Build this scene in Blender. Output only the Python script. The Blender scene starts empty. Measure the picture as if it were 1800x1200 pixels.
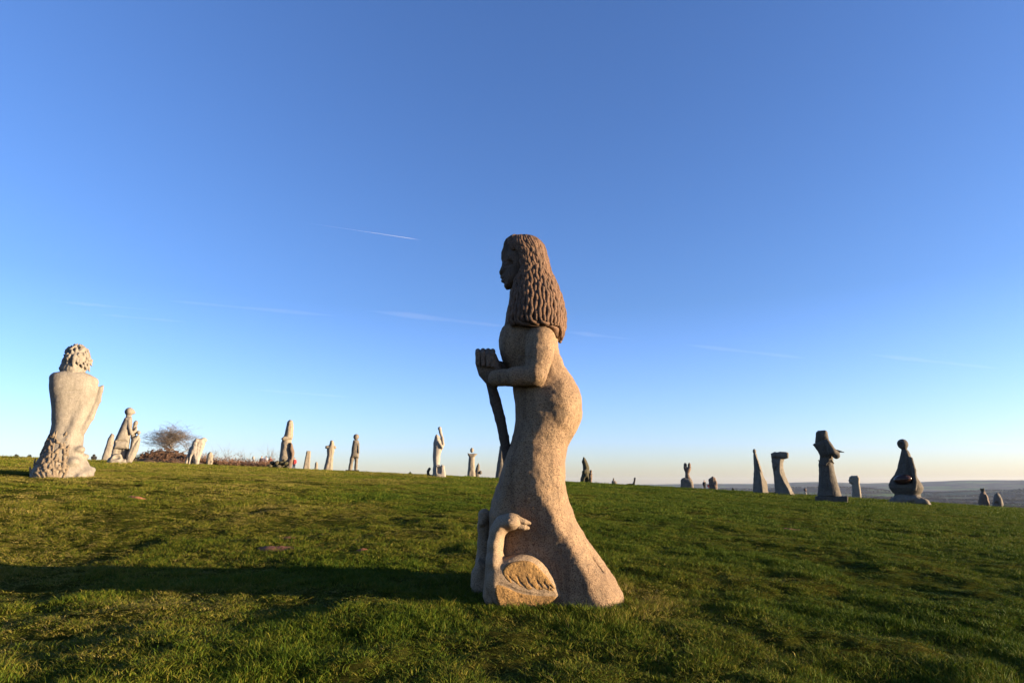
import bpy, math, random
import numpy as np
from mathutils import Vector

scene = bpy.context.scene
R = math.radians
random.seed(7)
rng = np.random.default_rng(7)

# ------------------------------------------------------------------ camera, sky, sun, exposure
PITCH = math.atan(250 / 1100)
cam_d = bpy.data.cameras.new('camera')
cam = bpy.data.objects.new('camera', cam_d)
scene.collection.objects.link(cam)
cam_d.sensor_width = 36
cam_d.lens = 22
cam_d.clip_start = 0.1
cam_d.clip_end = 90000
cam.location = (0, 0, 0)
cam.rotation_euler = (R(90) + PITCH, 0, 0)
scene.camera = cam

SUN_EL, SUN_AZ = R(5.2), R(100)          # azimuth clockwise from the viewing direction (+Y)
SUN_DIR = Vector((math.sin(SUN_AZ) * math.cos(SUN_EL), math.cos(SUN_AZ) * math.cos(SUN_EL), math.sin(SUN_EL)))
world = bpy.data.worlds.new('World')
scene.world = world
world.use_nodes = True
wn, wl = world.node_tree.nodes, world.node_tree.links
wn.clear()
sky = wn.new('ShaderNodeTexSky')
sky.sky_type = 'NISHITA'
sky.sun_disc = False
sky.sun_elevation = SUN_EL
sky.sun_rotation = SUN_AZ
sky.altitude = 200
sky.air_density = 1.0
sky.dust_density = 0.7
sky.ozone_density = 2.0
bg = wn.new('ShaderNodeBackground')
bg.inputs['Strength'].default_value = 0.15
wo = wn.new('ShaderNodeOutputWorld')
wb = wn.new('ShaderNodeMix')                # white balance of the clear winter sky
wb.data_type = 'RGBA'
wb.blend_type = 'MULTIPLY'
wb.inputs[0].default_value = 1
wtc = wn.new('ShaderNodeTexCoord')
wsp = wn.new('ShaderNodeSeparateXYZ')
wl.new(wtc.outputs['Generated'], wsp.inputs[0])
wrp = wn.new('ShaderNodeValToRGB')
wrp.color_ramp.elements[0].color = (1.42 / 3.6, 1.64 / 3.6, 3.2 / 3.6, 1)
wrp.color_ramp.elements[1].color = (0.95 / 3.6, 1.20 / 3.6, 1.94 / 3.6, 1)
wrp.color_ramp.elements[0].position = 0
wrp.color_ramp.elements[1].position = .27
wl.new(wsp.outputs[2], wrp.inputs[0])
wl.new(wrp.outputs[0], wb.inputs[7])
wg = wn.new('ShaderNodeVectorMath')
wg.operation = 'SCALE'
wg.inputs['Scale'].default_value = 3.6 * .0585 / .15
wl.new(sky.outputs[0], wg.inputs[0])
wl.new(wg.outputs[0], wb.inputs[6])
wl.new(wb.outputs[2], bg.inputs[0])
wl.new(bg.outputs[0], wo.inputs[0])

sun_d = bpy.data.lights.new('sun', 'SUN')
sun_d.energy = 5.0
sun_d.angle = R(0.53)
sun_d.color = (1.0, 0.78, 0.52)
sun = bpy.data.objects.new('sun', sun_d)
scene.collection.objects.link(sun)
sun.rotation_euler = SUN_DIR.to_track_quat('Z', 'Y').to_euler()

vs = scene.view_settings
vs.view_transform = 'Standard'
vs.look = 'None'
vs.exposure = 2.0
vs.gamma = 1.0
vs.use_curve_mapping = False
scene.cycles.use_denoising = True
scene.cycles.max_bounces = 5
scene.cycles.volume_bounces = 0
scene.cycles.transparent_max_bounces = 12

# ------------------------------------------------------------------ node helpers
def new_mat(name):
    m = bpy.data.materials.new(name)
    m.use_nodes = True
    nt = m.node_tree
    return m, nt.nodes, nt.links, nt.nodes['Principled BSDF']

def noise_node(n, l, vec, scale, detail=4, rough=.55, dist=0):
    t = n.new('ShaderNodeTexNoise')
    t.inputs['Scale'].default_value = scale
    t.inputs['Detail'].default_value = detail
    t.inputs['Roughness'].default_value = rough
    t.inputs['Distortion'].default_value = dist
    if vec is not None:
        l.new(vec, t.inputs['Vector'])
    return t.outputs['Fac']

def ramp(n, l, fac, stops):
    r = n.new('ShaderNodeValToRGB')
    e = r.color_ramp.elements
    while len(e) < len(stops):
        e.new(.5)
    for i, (p, c) in enumerate(stops):
        e[i].position = p
        e[i].color = (*c, 1) if len(c) == 3 else c
    l.new(fac, r.inputs[0])
    return r.outputs[0]

def mixc(n, l, fac, a, b, mode='MIX'):
    m = n.new('ShaderNodeMix')
    m.data_type = 'RGBA'
    m.blend_type = mode
    for s, v in ((m.inputs[0], fac), (m.inputs[6], a), (m.inputs[7], b)):
        if isinstance(v, (int, float)):
            s.default_value = v
        elif isinstance(v, tuple):
            s.default_value = (*v, 1)
        else:
            l.new(v, s)
    return m.outputs[2]

def math_node(n, l, op, a, b=None, clamp=False):
    m = n.new('ShaderNodeMath')
    m.operation = op
    m.use_clamp = clamp
    for s, v in zip(m.inputs, (a, b)):
        if v is None:
            continue
        if isinstance(v, (int, float)):
            s.default_value = v
        else:
            l.new(v, s)
    return m.outputs[0]

def granite(name, light, dark, grain=55, speck=.55, lichen=None, lich_amt=.5, stain=.25, bump=.5, rough=.85):
    """speckled stone: grain, broad stains, optional lichen patches, pitted relief"""
    light, dark = tuple(c * .56 for c in light), tuple(c * .56 for c in dark)
    lichen = lichen and tuple(c * .56 for c in lichen)
    m, n, l, b = new_mat(name)
    v = n.new('ShaderNodeTexCoord').outputs['Object']
    g = noise_node(n, l, v, grain, 3, .75)
    col = ramp(n, l, g, [(.36, dark), (.52, light), (.72, tuple(min(1, c * 1.22) for c in light))])
    vo = n.new('ShaderNodeTexVoronoi')
    vo.inputs['Scale'].default_value = grain * .8
    l.new(v, vo.inputs['Vector'])
    spk = math_node(n, l, 'LESS_THAN', vo.outputs['Distance'], .22)
    spk = math_node(n, l, 'MULTIPLY', spk, speck)
    col = mixc(n, l, spk, col, tuple(c * .35 for c in dark))
    st = noise_node(n, l, v, 2.2, 6, .65, .6)
    stf = ramp(n, l, st, [(.42, (0, 0, 0)), (.68, (1, 1, 1))])
    stf = math_node(n, l, 'MULTIPLY', stf, stain)
    col = mixc(n, l, stf, col, tuple(c * .55 for c in dark))
    mp = n.new('ShaderNodeMapping')                     # rain streaks
    mp.inputs['Scale'].default_value = (9, 9, .7)
    l.new(v, mp.inputs['Vector'])
    rs = noise_node(n, l, mp.outputs[0], 1, 4, .6)
    rs = ramp(n, l, rs, [(.5, (0, 0, 0)), (.72, (1, 1, 1))])
    col = mixc(n, l, math_node(n, l, 'MULTIPLY', rs, min(.6, stain * 1.3)), col, tuple(c * .6 for c in dark))
    if lichen:
        lf = noise_node(n, l, v, 5.5, 7, .7, .3)
        lf = ramp(n, l, lf, [(.5, (0, 0, 0)), (.6, (1, 1, 1))])
        lf = math_node(n, l, 'MULTIPLY', lf, lich_amt)
        col = mixc(n, l, lf, col, lichen)
    l.new(col, b.inputs['Base Color'])
    b.inputs['Roughness'].default_value = rough
    b.inputs['Specular IOR Level'].default_value = .25
    bp = n.new('ShaderNodeBump')
    bp.inputs['Strength'].default_value = bump
    bp.inputs['Distance'].default_value = .012
    bn = math_node(n, l, 'ADD', g, math_node(n, l, 'MULTIPLY', noise_node(n, l, v, grain * .3, 4, .6), 1.4))
    l.new(bn, bp.inputs['Height'])
    l.new(bp.outputs[0], b.inputs['Normal'])
    return m

def plain(name, col, var=.25, scale=8, rough=.8, bump=0):
    m, n, l, b = new_mat(name)
    v = n.new('ShaderNodeTexCoord').outputs['Object']
    f = noise_node(n, l, v, scale, 5, .6)
    c = ramp(n, l, f, [(.3, tuple(x * (1 - var) for x in col)), (.7, tuple(min(1, x * (1 + var)) for x in col))])
    l.new(c, b.inputs['Base Color'])
    b.inputs['Roughness'].default_value = rough
    b.inputs['Specular IOR Level'].default_value = .3
    if bump:
        bp = n.new('ShaderNodeBump')
        bp.inputs['Strength'].default_value = bump
        bp.inputs['Distance'].default_value = .02
        l.new(noise_node(n, l, v, scale * 3, 5, .6), bp.inputs['Height'])
        l.new(bp.outputs[0], b.inputs['Normal'])
    return m

M = {}
M['pink'] = granite('pink_granite', (.44, .285, .155), (.14, .076, .042), 62, .55, (.20, .15, .095), .25, .42, .7)  # stain turned up so the colour also carries the body's shade
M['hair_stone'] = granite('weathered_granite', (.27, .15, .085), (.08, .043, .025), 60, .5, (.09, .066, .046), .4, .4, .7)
M['face_stone'] = granite('shaded_granite', (.20, .125, .080), (.085, .052, .034), 60, .4, (.10, .075, .05), .4, .4, .5)  # head darker than the body: weathering, with shade put into the colour
M['hand_stone'] = granite('shade_toned_granite', (.30, .195, .118), (.11, .064, .040), 62, .4, (.15, .115, .08), .3, .35, .5)  # between body and head tone: shade on the hands painted into the colour
M['swan_stone'] = granite('smooth_granite', (.43, .30, .18), (.22, .148, .085), 70, .3, None, 0, .25, .4)
M['wing_stone'] = granite('ochre_granite', (.43, .24, .075), (.18, .09, .028), 60, .4, (.08, .05, .02), .35, .35, .8)
M['staff_stone'] = granite('shade_dark_granite', (.13, .09, .06), (.055, .038, .026), 60, .3, None, 0, .3, .5)  # staff is the body's warm stone, darkened with shade in its colour
M['cream'] = granite('cream_granite', (.39, .335, .26), (.23, .195, .15), 40, .3, (.24, .21, .155), .3, .38, .5)
M['relief'] = granite('buff_granite', (.34, .255, .165), (.18, .13, .08), 40, .25, (.19, .15, .10), .3, .35, .5)
M['pale'] = granite('pale_granite', (.42, .345, .25), (.25, .205, .145), 22, .2, (.24, .21, .14), .3, .3, .4)
M['white'] = granite('white_granite', (.47, .41, .33), (.30, .26, .205), 22, .15, (.29, .26, .20), .2, .25, .3)
M['grey'] = granite('grey_granite', (.29, .24, .18), (.155, .13, .098), 22, .3, (.17, .15, .10), .4, .4, .5)
M['dark_grey'] = granite('dark_grey_granite', (.165, .135, .10), (.078, .064, .048), 22, .3, (.105, .09, .058), .4, .4, .5)
M['mossy'] = granite('mossy_granite', (.13, .11, .06), (.05, .043, .025), 18, .3, (.085, .082, .024), .7, .5, .7)
M['rose'] = granite('rose_granite', (.27, .185, .13), (.13, .088, .062), 22, .3, (.17, .135, .09), .3, .35, .5)
M['black'] = granite('black_stone', (.035, .032, .028), (.012, .011, .010), 20, .2, None, 0, .3, .4)
M['polish'] = granite('polished_brown_stone', (.095, .045, .03), (.035, .017, .012), 40, .2, None, 0, .2, .05, .15)

# ------------------------------------------------------------------ terrain: a domed hilltop lawn
def vnoise(x, y, seed=0):
    xi, yi = np.floor(x), np.floor(y)
    fx, fy = x - xi, y - yi
    fx, fy = fx * fx * fx * (fx * (fx * 6 - 15) + 10), fy * fy * fy * (fy * (fy * 6 - 15) + 10)
    def h(a, b):
        s = np.sin(a * 127.1 + b * 311.7 + seed * 74.7) * 43758.5453
        return s - np.floor(s)
    return (h(xi, yi) * (1 - fx) + h(xi + 1, yi) * fx) * (1 - fy) + (h(xi, yi + 1) * (1 - fx) + h(xi + 1, yi + 1) * fx) * fy - .5

def base_z(x, y):
    x = np.asarray(x, float)
    y = np.asarray(y, float)
    r = np.hypot(x, y) + 1e-9
    th = np.arctan2(x, y)
    R0 = 52 + 14 * np.clip(th / .68, 0, 1.2) ** 1.5
    cc = .000185 * (x / r) ** 2 + .000622 * (y / r) ** 2 - .000168 * x * y / r ** 2
    over = np.maximum(r - R0, 0)
    rr = np.where(r < R0, r * r, R0 * R0 + 2 * R0 * over)
    z = -1.70 - .0574 * x + .0712 * y - cc * rr - .00007 * over ** 2
    z = z - .0012 * np.maximum(r - 150, 0) ** 2
    z = z - .5 * np.exp(-((x + 8) / 5) ** 2 - ((y - 8.6) / 5.5) ** 2)      # shallow hollow left of the large statue
    return np.maximum(z, -87)

def hummock(x, y):
    r = np.hypot(x, y)
    fade = np.clip(1.2 - r / 42, .22, 1) * np.clip(np.hypot((x - .5) / 1.6, (y - 7.5) / 1.3) - .55, .15, 1)
    fade = fade * (1 - .65 * np.exp(-((x + 5) / 4.5) ** 2 - ((y - 9.2) / 2.6) ** 2))
    a = vnoise(x * .75 + 3, y * .75, 1) * .10 + vnoise(x * 1.9, y * 1.9 + 9, 2) * .075 + vnoise(x * 4.3, y * 4.3, 3) * .06
    return a * fade

def ground_z(x, y):
    return base_z(x, y) + hummock(x, y)

def obj(name, verts, faces, mat=None, parent=None, smooth=True):
    me = bpy.data.meshes.new(name)
    me.from_pydata([tuple(v) for v in verts] if not isinstance(verts, np.ndarray) else verts.tolist(), [],
                   faces if not isinstance(faces, np.ndarray) else faces.tolist())
    return link(name, me, mat, parent, smooth)

def link(name, me, mat=None, parent=None, smooth=True):
    if mat is not None:
        me.materials.append(mat)
    if smooth:
        me.shade_smooth()
    o = bpy.data.objects.new(name, me)
    scene.collection.objects.link(o)
    o.parent = parent
    return o

def grid_mesh(name, X, Y, Z, wrap=False):
    nr, na = X.shape
    v = np.stack([X, Y, Z], -1).reshape(-1, 3)
    i = np.arange(nr - 1)[:, None] * na
    j = np.arange(na if wrap else na - 1)[None, :]
    j2 = (j + 1) % na
    f = np.stack([i + j, i + j2, i + na + j2, i + na + j], -1).reshape(-1, 4)
    me = bpy.data.meshes.new(name)
    me.vertices.add(len(v))
    me.vertices.foreach_set('co', v.astype(np.float32).ravel())
    me.loops.add(f.size)
    me.loops.foreach_set('vertex_index', f.astype(np.int32).ravel())
    me.polygons.add(len(f))
    me.polygons.foreach_set('loop_start', np.arange(0, f.size, 4, dtype=np.int32))
    me.update(calc_edges=True)
    me.validate()
    return me

def quads_mesh(name, v, f):
    me = bpy.data.meshes.new(name)
    me.vertices.add(len(v))
    me.vertices.foreach_set('co', np.asarray(v, np.float32).ravel())
    k = f.shape[1]
    me.loops.add(f.size)
    me.loops.foreach_set('vertex_index', f.astype(np.int32).ravel())
    me.polygons.add(len(f))
    me.polygons.foreach_set('loop_start', np.arange(0, f.size, k, dtype=np.int32))
    me.update(calc_edges=True)
    return me

def lawn_material():
    m, n, l, b = new_mat('lawn_soil_and_thatch')
    v = n.new('ShaderNodeTexCoord').outputs['Object']
    big = noise_node(n, l, v, .35, 5, .6, .4)
    fine = noise_node(n, l, v, 9, 6, .75)
    mid = noise_node(n, l, v, 1.7, 5, .65)
    c1 = ramp(n, l, fine, [(.3, (.012, .017, .003)), (.5, (.034, .042, .006)), (.72, (.075, .072, .012))])
    c2 = ramp(n, l, fine, [(.3, (.018, .017, .004)), (.55, (.05, .046, .008)), (.75, (.095, .078, .018))])
    f = math_node(n, l, 'ADD', math_node(n, l, 'MULTIPLY', big, .6), math_node(n, l, 'MULTIPLY', mid, .4))
    f = ramp(n, l, f, [(.42, (0, 0, 0)), (.6, (1, 1, 1))])
    l.new(mixc(n, l, f, c1, c2), b.inputs['Base Color'])
    b.inputs['Roughness'].default_value = .95
    b.inputs['Specular IOR Level'].default_value = .0
    bp = n.new('ShaderNodeBump')
    bp.inputs['Strength'].default_value = 1
    bp.inputs['Distance'].default_value = .10
    l.new(math_node(n, l, 'ADD', fine, math_node(n, l, 'MULTIPLY', mid, 1.2)), bp.inputs['Height'])
    l.new(bp.outputs[0], b.inputs['Normal'])
    return m

def build_lawn():
    az = np.concatenate([np.radians(np.arange(-50, 50, .13)), np.radians(np.arange(50, 310, 2.5))])
    r = [.4]
    while r[-1] < 430:
        r.append(r[-1] * (1.06 if r[-1] < 3.5 else 1.0125 if r[-1] < 70 else 1.03))
    r = np.array(r)
    X, Y = r[:, None] * np.sin(az)[None], r[:, None] * np.cos(az)[None]
    me = grid_mesh('lawn', X, Y, ground_z(X, Y), True)
    o = link('lawn', me, lawn_material())
    o['kind'] = 'structure'
    # close the hole under the camera
    return o
build_lawn()

# valley, fields and the far ridge
def valley_z(x, y):
    r = np.hypot(x, y)
    az = np.degrees(np.arctan2(x, y))
    z = -78 + vnoise(x / 900, y / 900, 5) * 26 + vnoise(x / 350, y / 350, 6) * 8
    top = 2 + 46 * np.clip((az - 20) / 18, -1.0, 1.2) + vnoise(az / 5, az * 0 + .3, 8) * 30 + vnoise(az / 1.6, az * 0 + .7, 9) * 16
    s = np.clip((r - 8200) / 3800, 0, 1)
    s = s * s * (3 - 2 * s)
    z = z * (1 - s) + (top + vnoise(x / 1500, y / 1500, 10) * 22) * s
    mid = np.exp(-((r - 6200 - 500 * vnoise(az / 6, az * 0, 12)) / 800) ** 2)
    return z + mid * (24 + 26 * vnoise(az / 4, az * 0 + 2, 11))

def valley_material():
    m, n, l, b = new_mat('fields_and_woods')
    v = n.new('ShaderNodeTexCoord').outputs['Object']
    vo = n.new('ShaderNodeTexVoronoi')
    vo.inputs['Scale'].default_value = 1 / 330
    vo.inputs['Randomness'].default_value = .9
    l.new(v, vo.inputs['Vector'])
    sep = n.new('ShaderNodeSeparateColor')
    l.new(vo.outputs['Color'], sep.inputs[0])
    c = ramp(n, l, sep.outputs[0], [(0, (.05, .095, .022)), (.25, (.075, .12, .03)), (.45, (.045, .05, .03)), (.62, (.12, .115, .05)), (.8, (.05, .045, .035)), (1, (.09, .13, .035))])
    w = noise_node(n, l, v, 1 / 700, 4, .6, .5)
    wf = ramp(n, l, w, [(.47, (0, 0, 0)), (.5, (1, 1, 1))])
    gr = noise_node(n, l, v, 1 / 25, 5, .7)
    wood = ramp(n, l, gr, [(.3, (.018, .017, .012)), (.7, (.055, .045, .034))])
    l.new(mixc(n, l, wf, c, wood), b.inputs['Base Color'])
    b.inputs['Roughness'].default_value = .95
    b.inputs['Specular IOR Level'].default_value = .05
    return m

def build_valley():
    az = np.concatenate([np.radians(np.arange(0, 60, .2)), np.radians(np.arange(60, 360, 2.0))])
    r = [330.]
    while r[-1] < 16500:
        r.append(r[-1] * 1.028)
    r = np.array(r)
    X, Y = r[:, None] * np.sin(az)[None], r[:, None] * np.cos(az)[None]
    Z = valley_z(X, Y)
    Z[-1] -= 120
    o = link('valley', grid_mesh('valley', X, Y, Z, True), valley_material())
    o['kind'] = 'structure'
build_valley()

# ------------------------------------------------------------------ sculpting: implicit shapes meshed with surface nets
F = 1100.0
CP, SP = math.cos(PITCH), math.sin(PITCH)

def trace(u, v, Y):
    """drawing point (measured on an 1800 x 1200 survey picture) -> metres on the upright plane at depth Y"""
    t = (600 - v) / F
    d = CP - t * SP
    return Y * ((u - 900) / F) / d, Y * (SP + t * CP) / d

def noise3(p, s, seed=0):
    q = p * s + seed * 17.3
    i = np.floor(q)
    f = q - i
    f = f * f * (3 - 2 * f)
    def h(dx, dy, dz):
        k = np.sin((i[:, 0] + dx) * 127.1 + (i[:, 1] + dy) * 311.7 + (i[:, 2] + dz) * 74.7) * 43758.5453
        return k - np.floor(k)
    r = 0
    for dx in (0, 1):
        for dy in (0, 1):
            for dz in (0, 1):
                w = (f[:, 0] if dx else 1 - f[:, 0]) * (f[:, 1] if dy else 1 - f[:, 1]) * (f[:, 2] if dz else 1 - f[:, 2])
                r = r + w * h(dx, dy, dz)
    return r - .5

def surface_nets(D, org, vox):
    s = D < 0
    c = np.zeros(tuple(k - 1 for k in D.shape), np.int8)
    nx, ny, nz = D.shape
    for a in (0, 1):
        for b in (0, 1):
            for d in (0, 1):
                c += s[a:nx - 1 + a, b:ny - 1 + b, d:nz - 1 + d]
    idx = np.argwhere((c > 0) & (c < 8))
    pos = np.zeros((len(idx), 3))
    cnt = np.zeros(len(idx))
    corners = [(a, b, d) for a in (0, 1) for b in (0, 1) for d in (0, 1)]
    val = {k: D[idx[:, 0] + k[0], idx[:, 1] + k[1], idx[:, 2] + k[2]] for k in corners}
    for a in corners:
        for ax in range(3):
            if a[ax] == 0:
                b = list(a)
                b[ax] = 1
                b = tuple(b)
                va, vb = val[a], val[b]
                x = (va < 0) != (vb < 0)
                t = np.where(x, va / np.where(x, va - vb, 1), 0)
                q = np.array(a, float)[None] + t[:, None] * (np.array(b, float) - np.array(a, float))[None]
                pos += np.where(x[:, None], q, 0)
                cnt += x
    V = (idx + pos / cnt[:, None]) * vox + org
    ids = np.full(c.shape, -1, np.int64)
    ids[idx[:, 0], idx[:, 1], idx[:, 2]] = np.arange(len(idx))
    quads = []
    for ax in range(3):
        sl0 = [slice(None)] * 3
        sl1 = [slice(None)] * 3
        sl0[ax] = slice(0, -1)
        sl1[ax] = slice(1, None)
        e0, e1 = s[tuple(sl0)], s[tuple(sl1)]
        ed = np.argwhere(e0 != e1)
        o1, o2 = [k for k in range(3) if k != ax]
        ok = (ed[:, o1] > 0) & (ed[:, o2] > 0) & (ed[:, o1] < c.shape[o1]) & (ed[:, o2] < c.shape[o2])
        ed = ed[ok]
        ins = e0[ed[:, 0], ed[:, 1], ed[:, 2]]
        def cell(d1, d2):
            q = ed.copy()
            q[:, o1] -= d1
            q[:, o2] -= d2
            return ids[q[:, 0], q[:, 1], q[:, 2]]
        qd = np.stack([cell(1, 1), cell(0, 1), cell(0, 0), cell(1, 0)], 1)
        flip = ~ins if ax != 1 else ins
        qd[flip] = qd[flip][:, ::-1]
        quads.append(qd)
    Q = np.concatenate(quads)
    Q = Q[(Q >= 0).all(1)]
    return V, Q

class Sculpt:
    """depth Y and foot point give the origin; shapes are drawn in survey units (u, v) with depth w in metres"""
    def __init__(s, Y, u0, v0, vox=None):
        s.Y = Y
        s.X0 = trace(u0, v0, Y)[0]
        s.D = math.hypot(s.X0, Y)
        s.az = math.atan2(s.X0, Y)       # the block faces the path the survey was made from
        s.u0 = u0
        s.Z0 = float(base_z(s.X0, Y)) - .04
        s.vox = vox or max(.012, Y / F * .95)
        s.pr = []
    def loc(s):
        return (s.X0, s.Y, s.Z0)
    def P(s, u, v, w=0):
        t = (600 - v) / F
        d = CP - t * SP
        a = math.atan((u - 900) / F / d)
        D = s.D + w
        rho = D / math.cos(a - s.az)
        return np.array([D * math.tan(a - s.az), w, rho * math.cos(a) * (SP + t * CP) / d - s.Z0])
    def L(s, v, px=1.0):           # length of px units at height v
        return px * float(s.P(s.u0 + .5, v)[0] - s.P(s.u0 - .5, v)[0])
    def add(s, fn, lo, hi, op='+', k=0.0):
        s.pr.append((fn, np.array(lo, float), np.array(hi, float), op, k))
        return s
    def ell(s, u, v, w, ru, rv, rw, rot=0, op='+', k=.0):
        c = s.P(u, v, w)
        f = s.L(v)
        a, b, d = ru * f, rv * f, rw
        cr, sr = math.cos(R(rot)), math.sin(R(rot))
        m = max(a, b)
        def fn(x, y, z):
            X, Z = x - c[0], z - c[2]
            p, q, r_ = (X * cr + Z * sr) / a, (Z * cr - X * sr) / b, (y - c[1]) / d
            n = np.sqrt(p * p + q * q + r_ * r_)
            return (n - 1) * min(a, b, d)
        return s.add(fn, c - [m, d, m], c + [m, d, m], op, k)
    def tube(s, pts, op='+', k=.0, fy=1.0):
        """pts: (u, v, w, radius in units) chain of tapered capsules; fy flattens in depth"""
        Q = [(s.P(u, v, w), r * s.L(v)) for u, v, w, r in pts]
        for (a, ra), (b, rb) in zip(Q[:-1], Q[1:]):
            def fn(x, y, z, a=a, b=b, ra=ra, rb=rb):
                d = b - a
                d = d * np.array([1, 1 / fy, 1])
                L2 = (d ** 2).sum() + 1e-9
                X, Y, Z = x - a[0], (y - a[1]) / fy, z - a[2]
                t = np.clip((X * d[0] + Y * d[1] + Z * d[2]) / L2, 0, 1)
                return np.sqrt((X - t * d[0]) ** 2 + (Y - t * d[1]) ** 2 + (Z - t * d[2]) ** 2) - (ra + (rb - ra) * t)
            m = max(ra, rb)
            s.add(fn, np.minimum(a, b) - m * max(1, fy), np.maximum(a, b) + m * max(1, fy), op, k)
        return s
    def loft(s, rows, n=2.2, op='+', k=.0, smooth=.05):
        """rows: (v, u_left, u_right, half depth m, w centre m[, ridge u])"""
        Z, A = [], []
        for r in rows:
            v, ul, ur, hd, wc = r[:5]
            uc = r[5] if len(r) > 5 else (ul + ur) / 2
            Z.append(s.P(uc, v)[2])
            A.append((s.P(uc, v)[0], s.P(uc, v)[0] - s.P(ul, v)[0], s.P(ur, v)[0] - s.P(uc, v)[0], hd, wc))
        o = np.argsort(Z)
        Z = np.array(Z)[o]
        A = np.array(A)[o]
        zs = np.linspace(Z[0], Z[-1], 240)
        B = np.stack([np.interp(zs, Z, A[:, i]) for i in range(5)], 1)
        kw = max(1, int(240 * smooth)) | 1
        if kw > 1:
            pad = np.pad(B, ((kw // 2, kw // 2), (0, 0)), mode='reflect', reflect_type='odd')
            ker = np.hanning(kw + 2)[1:-1]
            ker /= ker.sum()
            B = np.stack([np.convolve(pad[:, i], ker, 'valid') for i in range(5)], 1)
        def fn(x, y, z):
            zz = z.ravel()
            I = [np.interp(zz, zs, B[:, i])[None, None, :] for i in range(5)]
            c, al, ar, hd, wc = I
            al, ar, hd = np.maximum(al, 1e-3), np.maximum(ar, 1e-3), np.maximum(hd, 1e-3)
            X = x - c
            a = np.where(X < 0, al, ar)
            q = (np.abs(X / a) ** n + np.abs((y - wc) / hd) ** n) ** (1 / n)
            d = (q - 1) * np.minimum(np.minimum(al, ar), hd)
            dz = np.maximum(z - zs[-1], zs[0] - z)
            return np.maximum(d, dz)
        xs0, xs1 = (B[:, 0] - B[:, 1]).min(), (B[:, 0] + B[:, 2]).max()
        return s.add(fn, [xs0, (B[:, 4] - B[:, 3]).min(), zs[0]], [xs1, (B[:, 4] + B[:, 3]).max(), zs[-1]], op, k)
    def poly(s, pts, hw, w=0, rnd=.3, op='+', k=.0, taper=0, slope=0):
        """outline (u, v) given a body of half depth hw with edges rounded by rnd*hw"""
        Q = np.array([s.P(u, v, w)[[0, 2]] for u, v in pts])
        rr = rnd * hw
        zmin, zmax = Q[:, 1].min(), Q[:, 1].max()
        xm = (Q[:, 0].min() + Q[:, 0].max()) / 2
        ext = abs(slope) * (Q[:, 0].max() - xm)
        def fn(x, y, z):
            X, Z = np.broadcast_arrays(x[:, 0, :], z[:, 0, :])
            d = np.full(X.shape, 1e9)
            sg = np.ones(X.shape)
            n = len(Q)
            for i in range(n):
                a, b = Q[i], Q[i - 1]
                ex, ez = b - a
                wx, wz = X - a[0], Z - a[1]
                t = np.clip((wx * ex + wz * ez) / (ex * ex + ez * ez + 1e-12), 0, 1)
                d = np.minimum(d, (wx - ex * t) ** 2 + (wz - ez * t) ** 2)
                c1, c2, c3 = Z >= a[1], Z < b[1], ex * wz > ez * wx
                sg = np.where((c1 & c2 & c3) | (~c1 & ~c2 & ~c3), -sg, sg)
            d = (sg * np.sqrt(d))[:, None, :]
            h = hw * (1 - taper * np.clip((z - zmin) / (zmax - zmin + 1e-6), 0, 1))
            e = np.abs(y - w - slope * (x - xm)) - h
            r_ = min(rr, .85 * max(1e-3, float(-d.min())))
            p, q = d + r_, e + r_
            return np.sqrt(np.maximum(p, 0) ** 2 + np.maximum(q, 0) ** 2) + np.minimum(np.maximum(p, q), 0) - r_
        return s.add(fn, [Q[:, 0].min(), w - hw - ext, zmin], [Q[:, 0].max(), w + hw + ext, zmax], op, k)
    def plane_cut(s, A, B, C, lo, hi, k=.0):
        """saw off everything in front of the plane through three drawing points"""
        a, b, c = s.P(*A), s.P(*B), s.P(*C)
        n = np.cross(b - a, c - a)
        n /= np.linalg.norm(n)
        n = n if n[1] > 0 else -n
        def fn(x, y, z):
            return (x - a[0]) * n[0] + (y - a[1]) * n[1] + (z - a[2]) * n[2]
        return s.add(fn, s.P(*lo), s.P(*hi), '-', k)
    def box(s, u0, u1, v0, v1, hw, w=0, rnd=.15, op='+', k=.0):
        return s.poly([(u0, v0), (u1, v0), (u1, v1), (u0, v1)], hw, w, rnd, op, k)
    def build(s, name, mat, parent, rough=.0, rs=9, sink=True):
        lo = np.min([p[1] for p in s.pr if p[3] == '+'], 0) - 3 * s.vox
        hi = np.max([p[2] for p in s.pr if p[3] == '+'], 0) + 3 * s.vox
        n = np.ceil((hi - lo) / s.vox).astype(int) + 1
        ax = [(lo[i] + np.arange(n[i]) * s.vox) for i in range(3)]
        D = np.full(tuple(n), 1e3, np.float32)
        for fn, a, b, op, k in s.pr:
            m = k + 2.5 * s.vox
            i0 = np.clip(np.floor((a - m - lo) / s.vox).astype(int), 0, n - 1)
            i1 = np.clip(np.ceil((b + m - lo) / s.vox).astype(int) + 1, 1, n)
            if (i1 <= i0).any():
                continue
            sl = tuple(slice(i0[i], i1[i]) for i in range(3))
            x, y, z = ax[0][sl[0]][:, None, None], ax[1][sl[1]][None, :, None], ax[2][sl[2]][None, None, :]
            d = fn(x, y, z).astype(np.float32)
            E = D[sl]
            if op == '+':
                if k > 0:
                    h = np.maximum(k - np.abs(E - d), 0) / k
                    D[sl] = np.minimum(E, d) - h * h * k * .25
                else:
                    D[sl] = np.minimum(E, d)
            else:
                if k > 0:
                    h = np.maximum(k - np.abs(E + d), 0) / k
                    D[sl] = np.maximum(E, -d) + h * h * k * .25
                else:
                    D[sl] = np.maximum(E, -d)
        V, Q = surface_nets(D, lo, s.vox)
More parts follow.
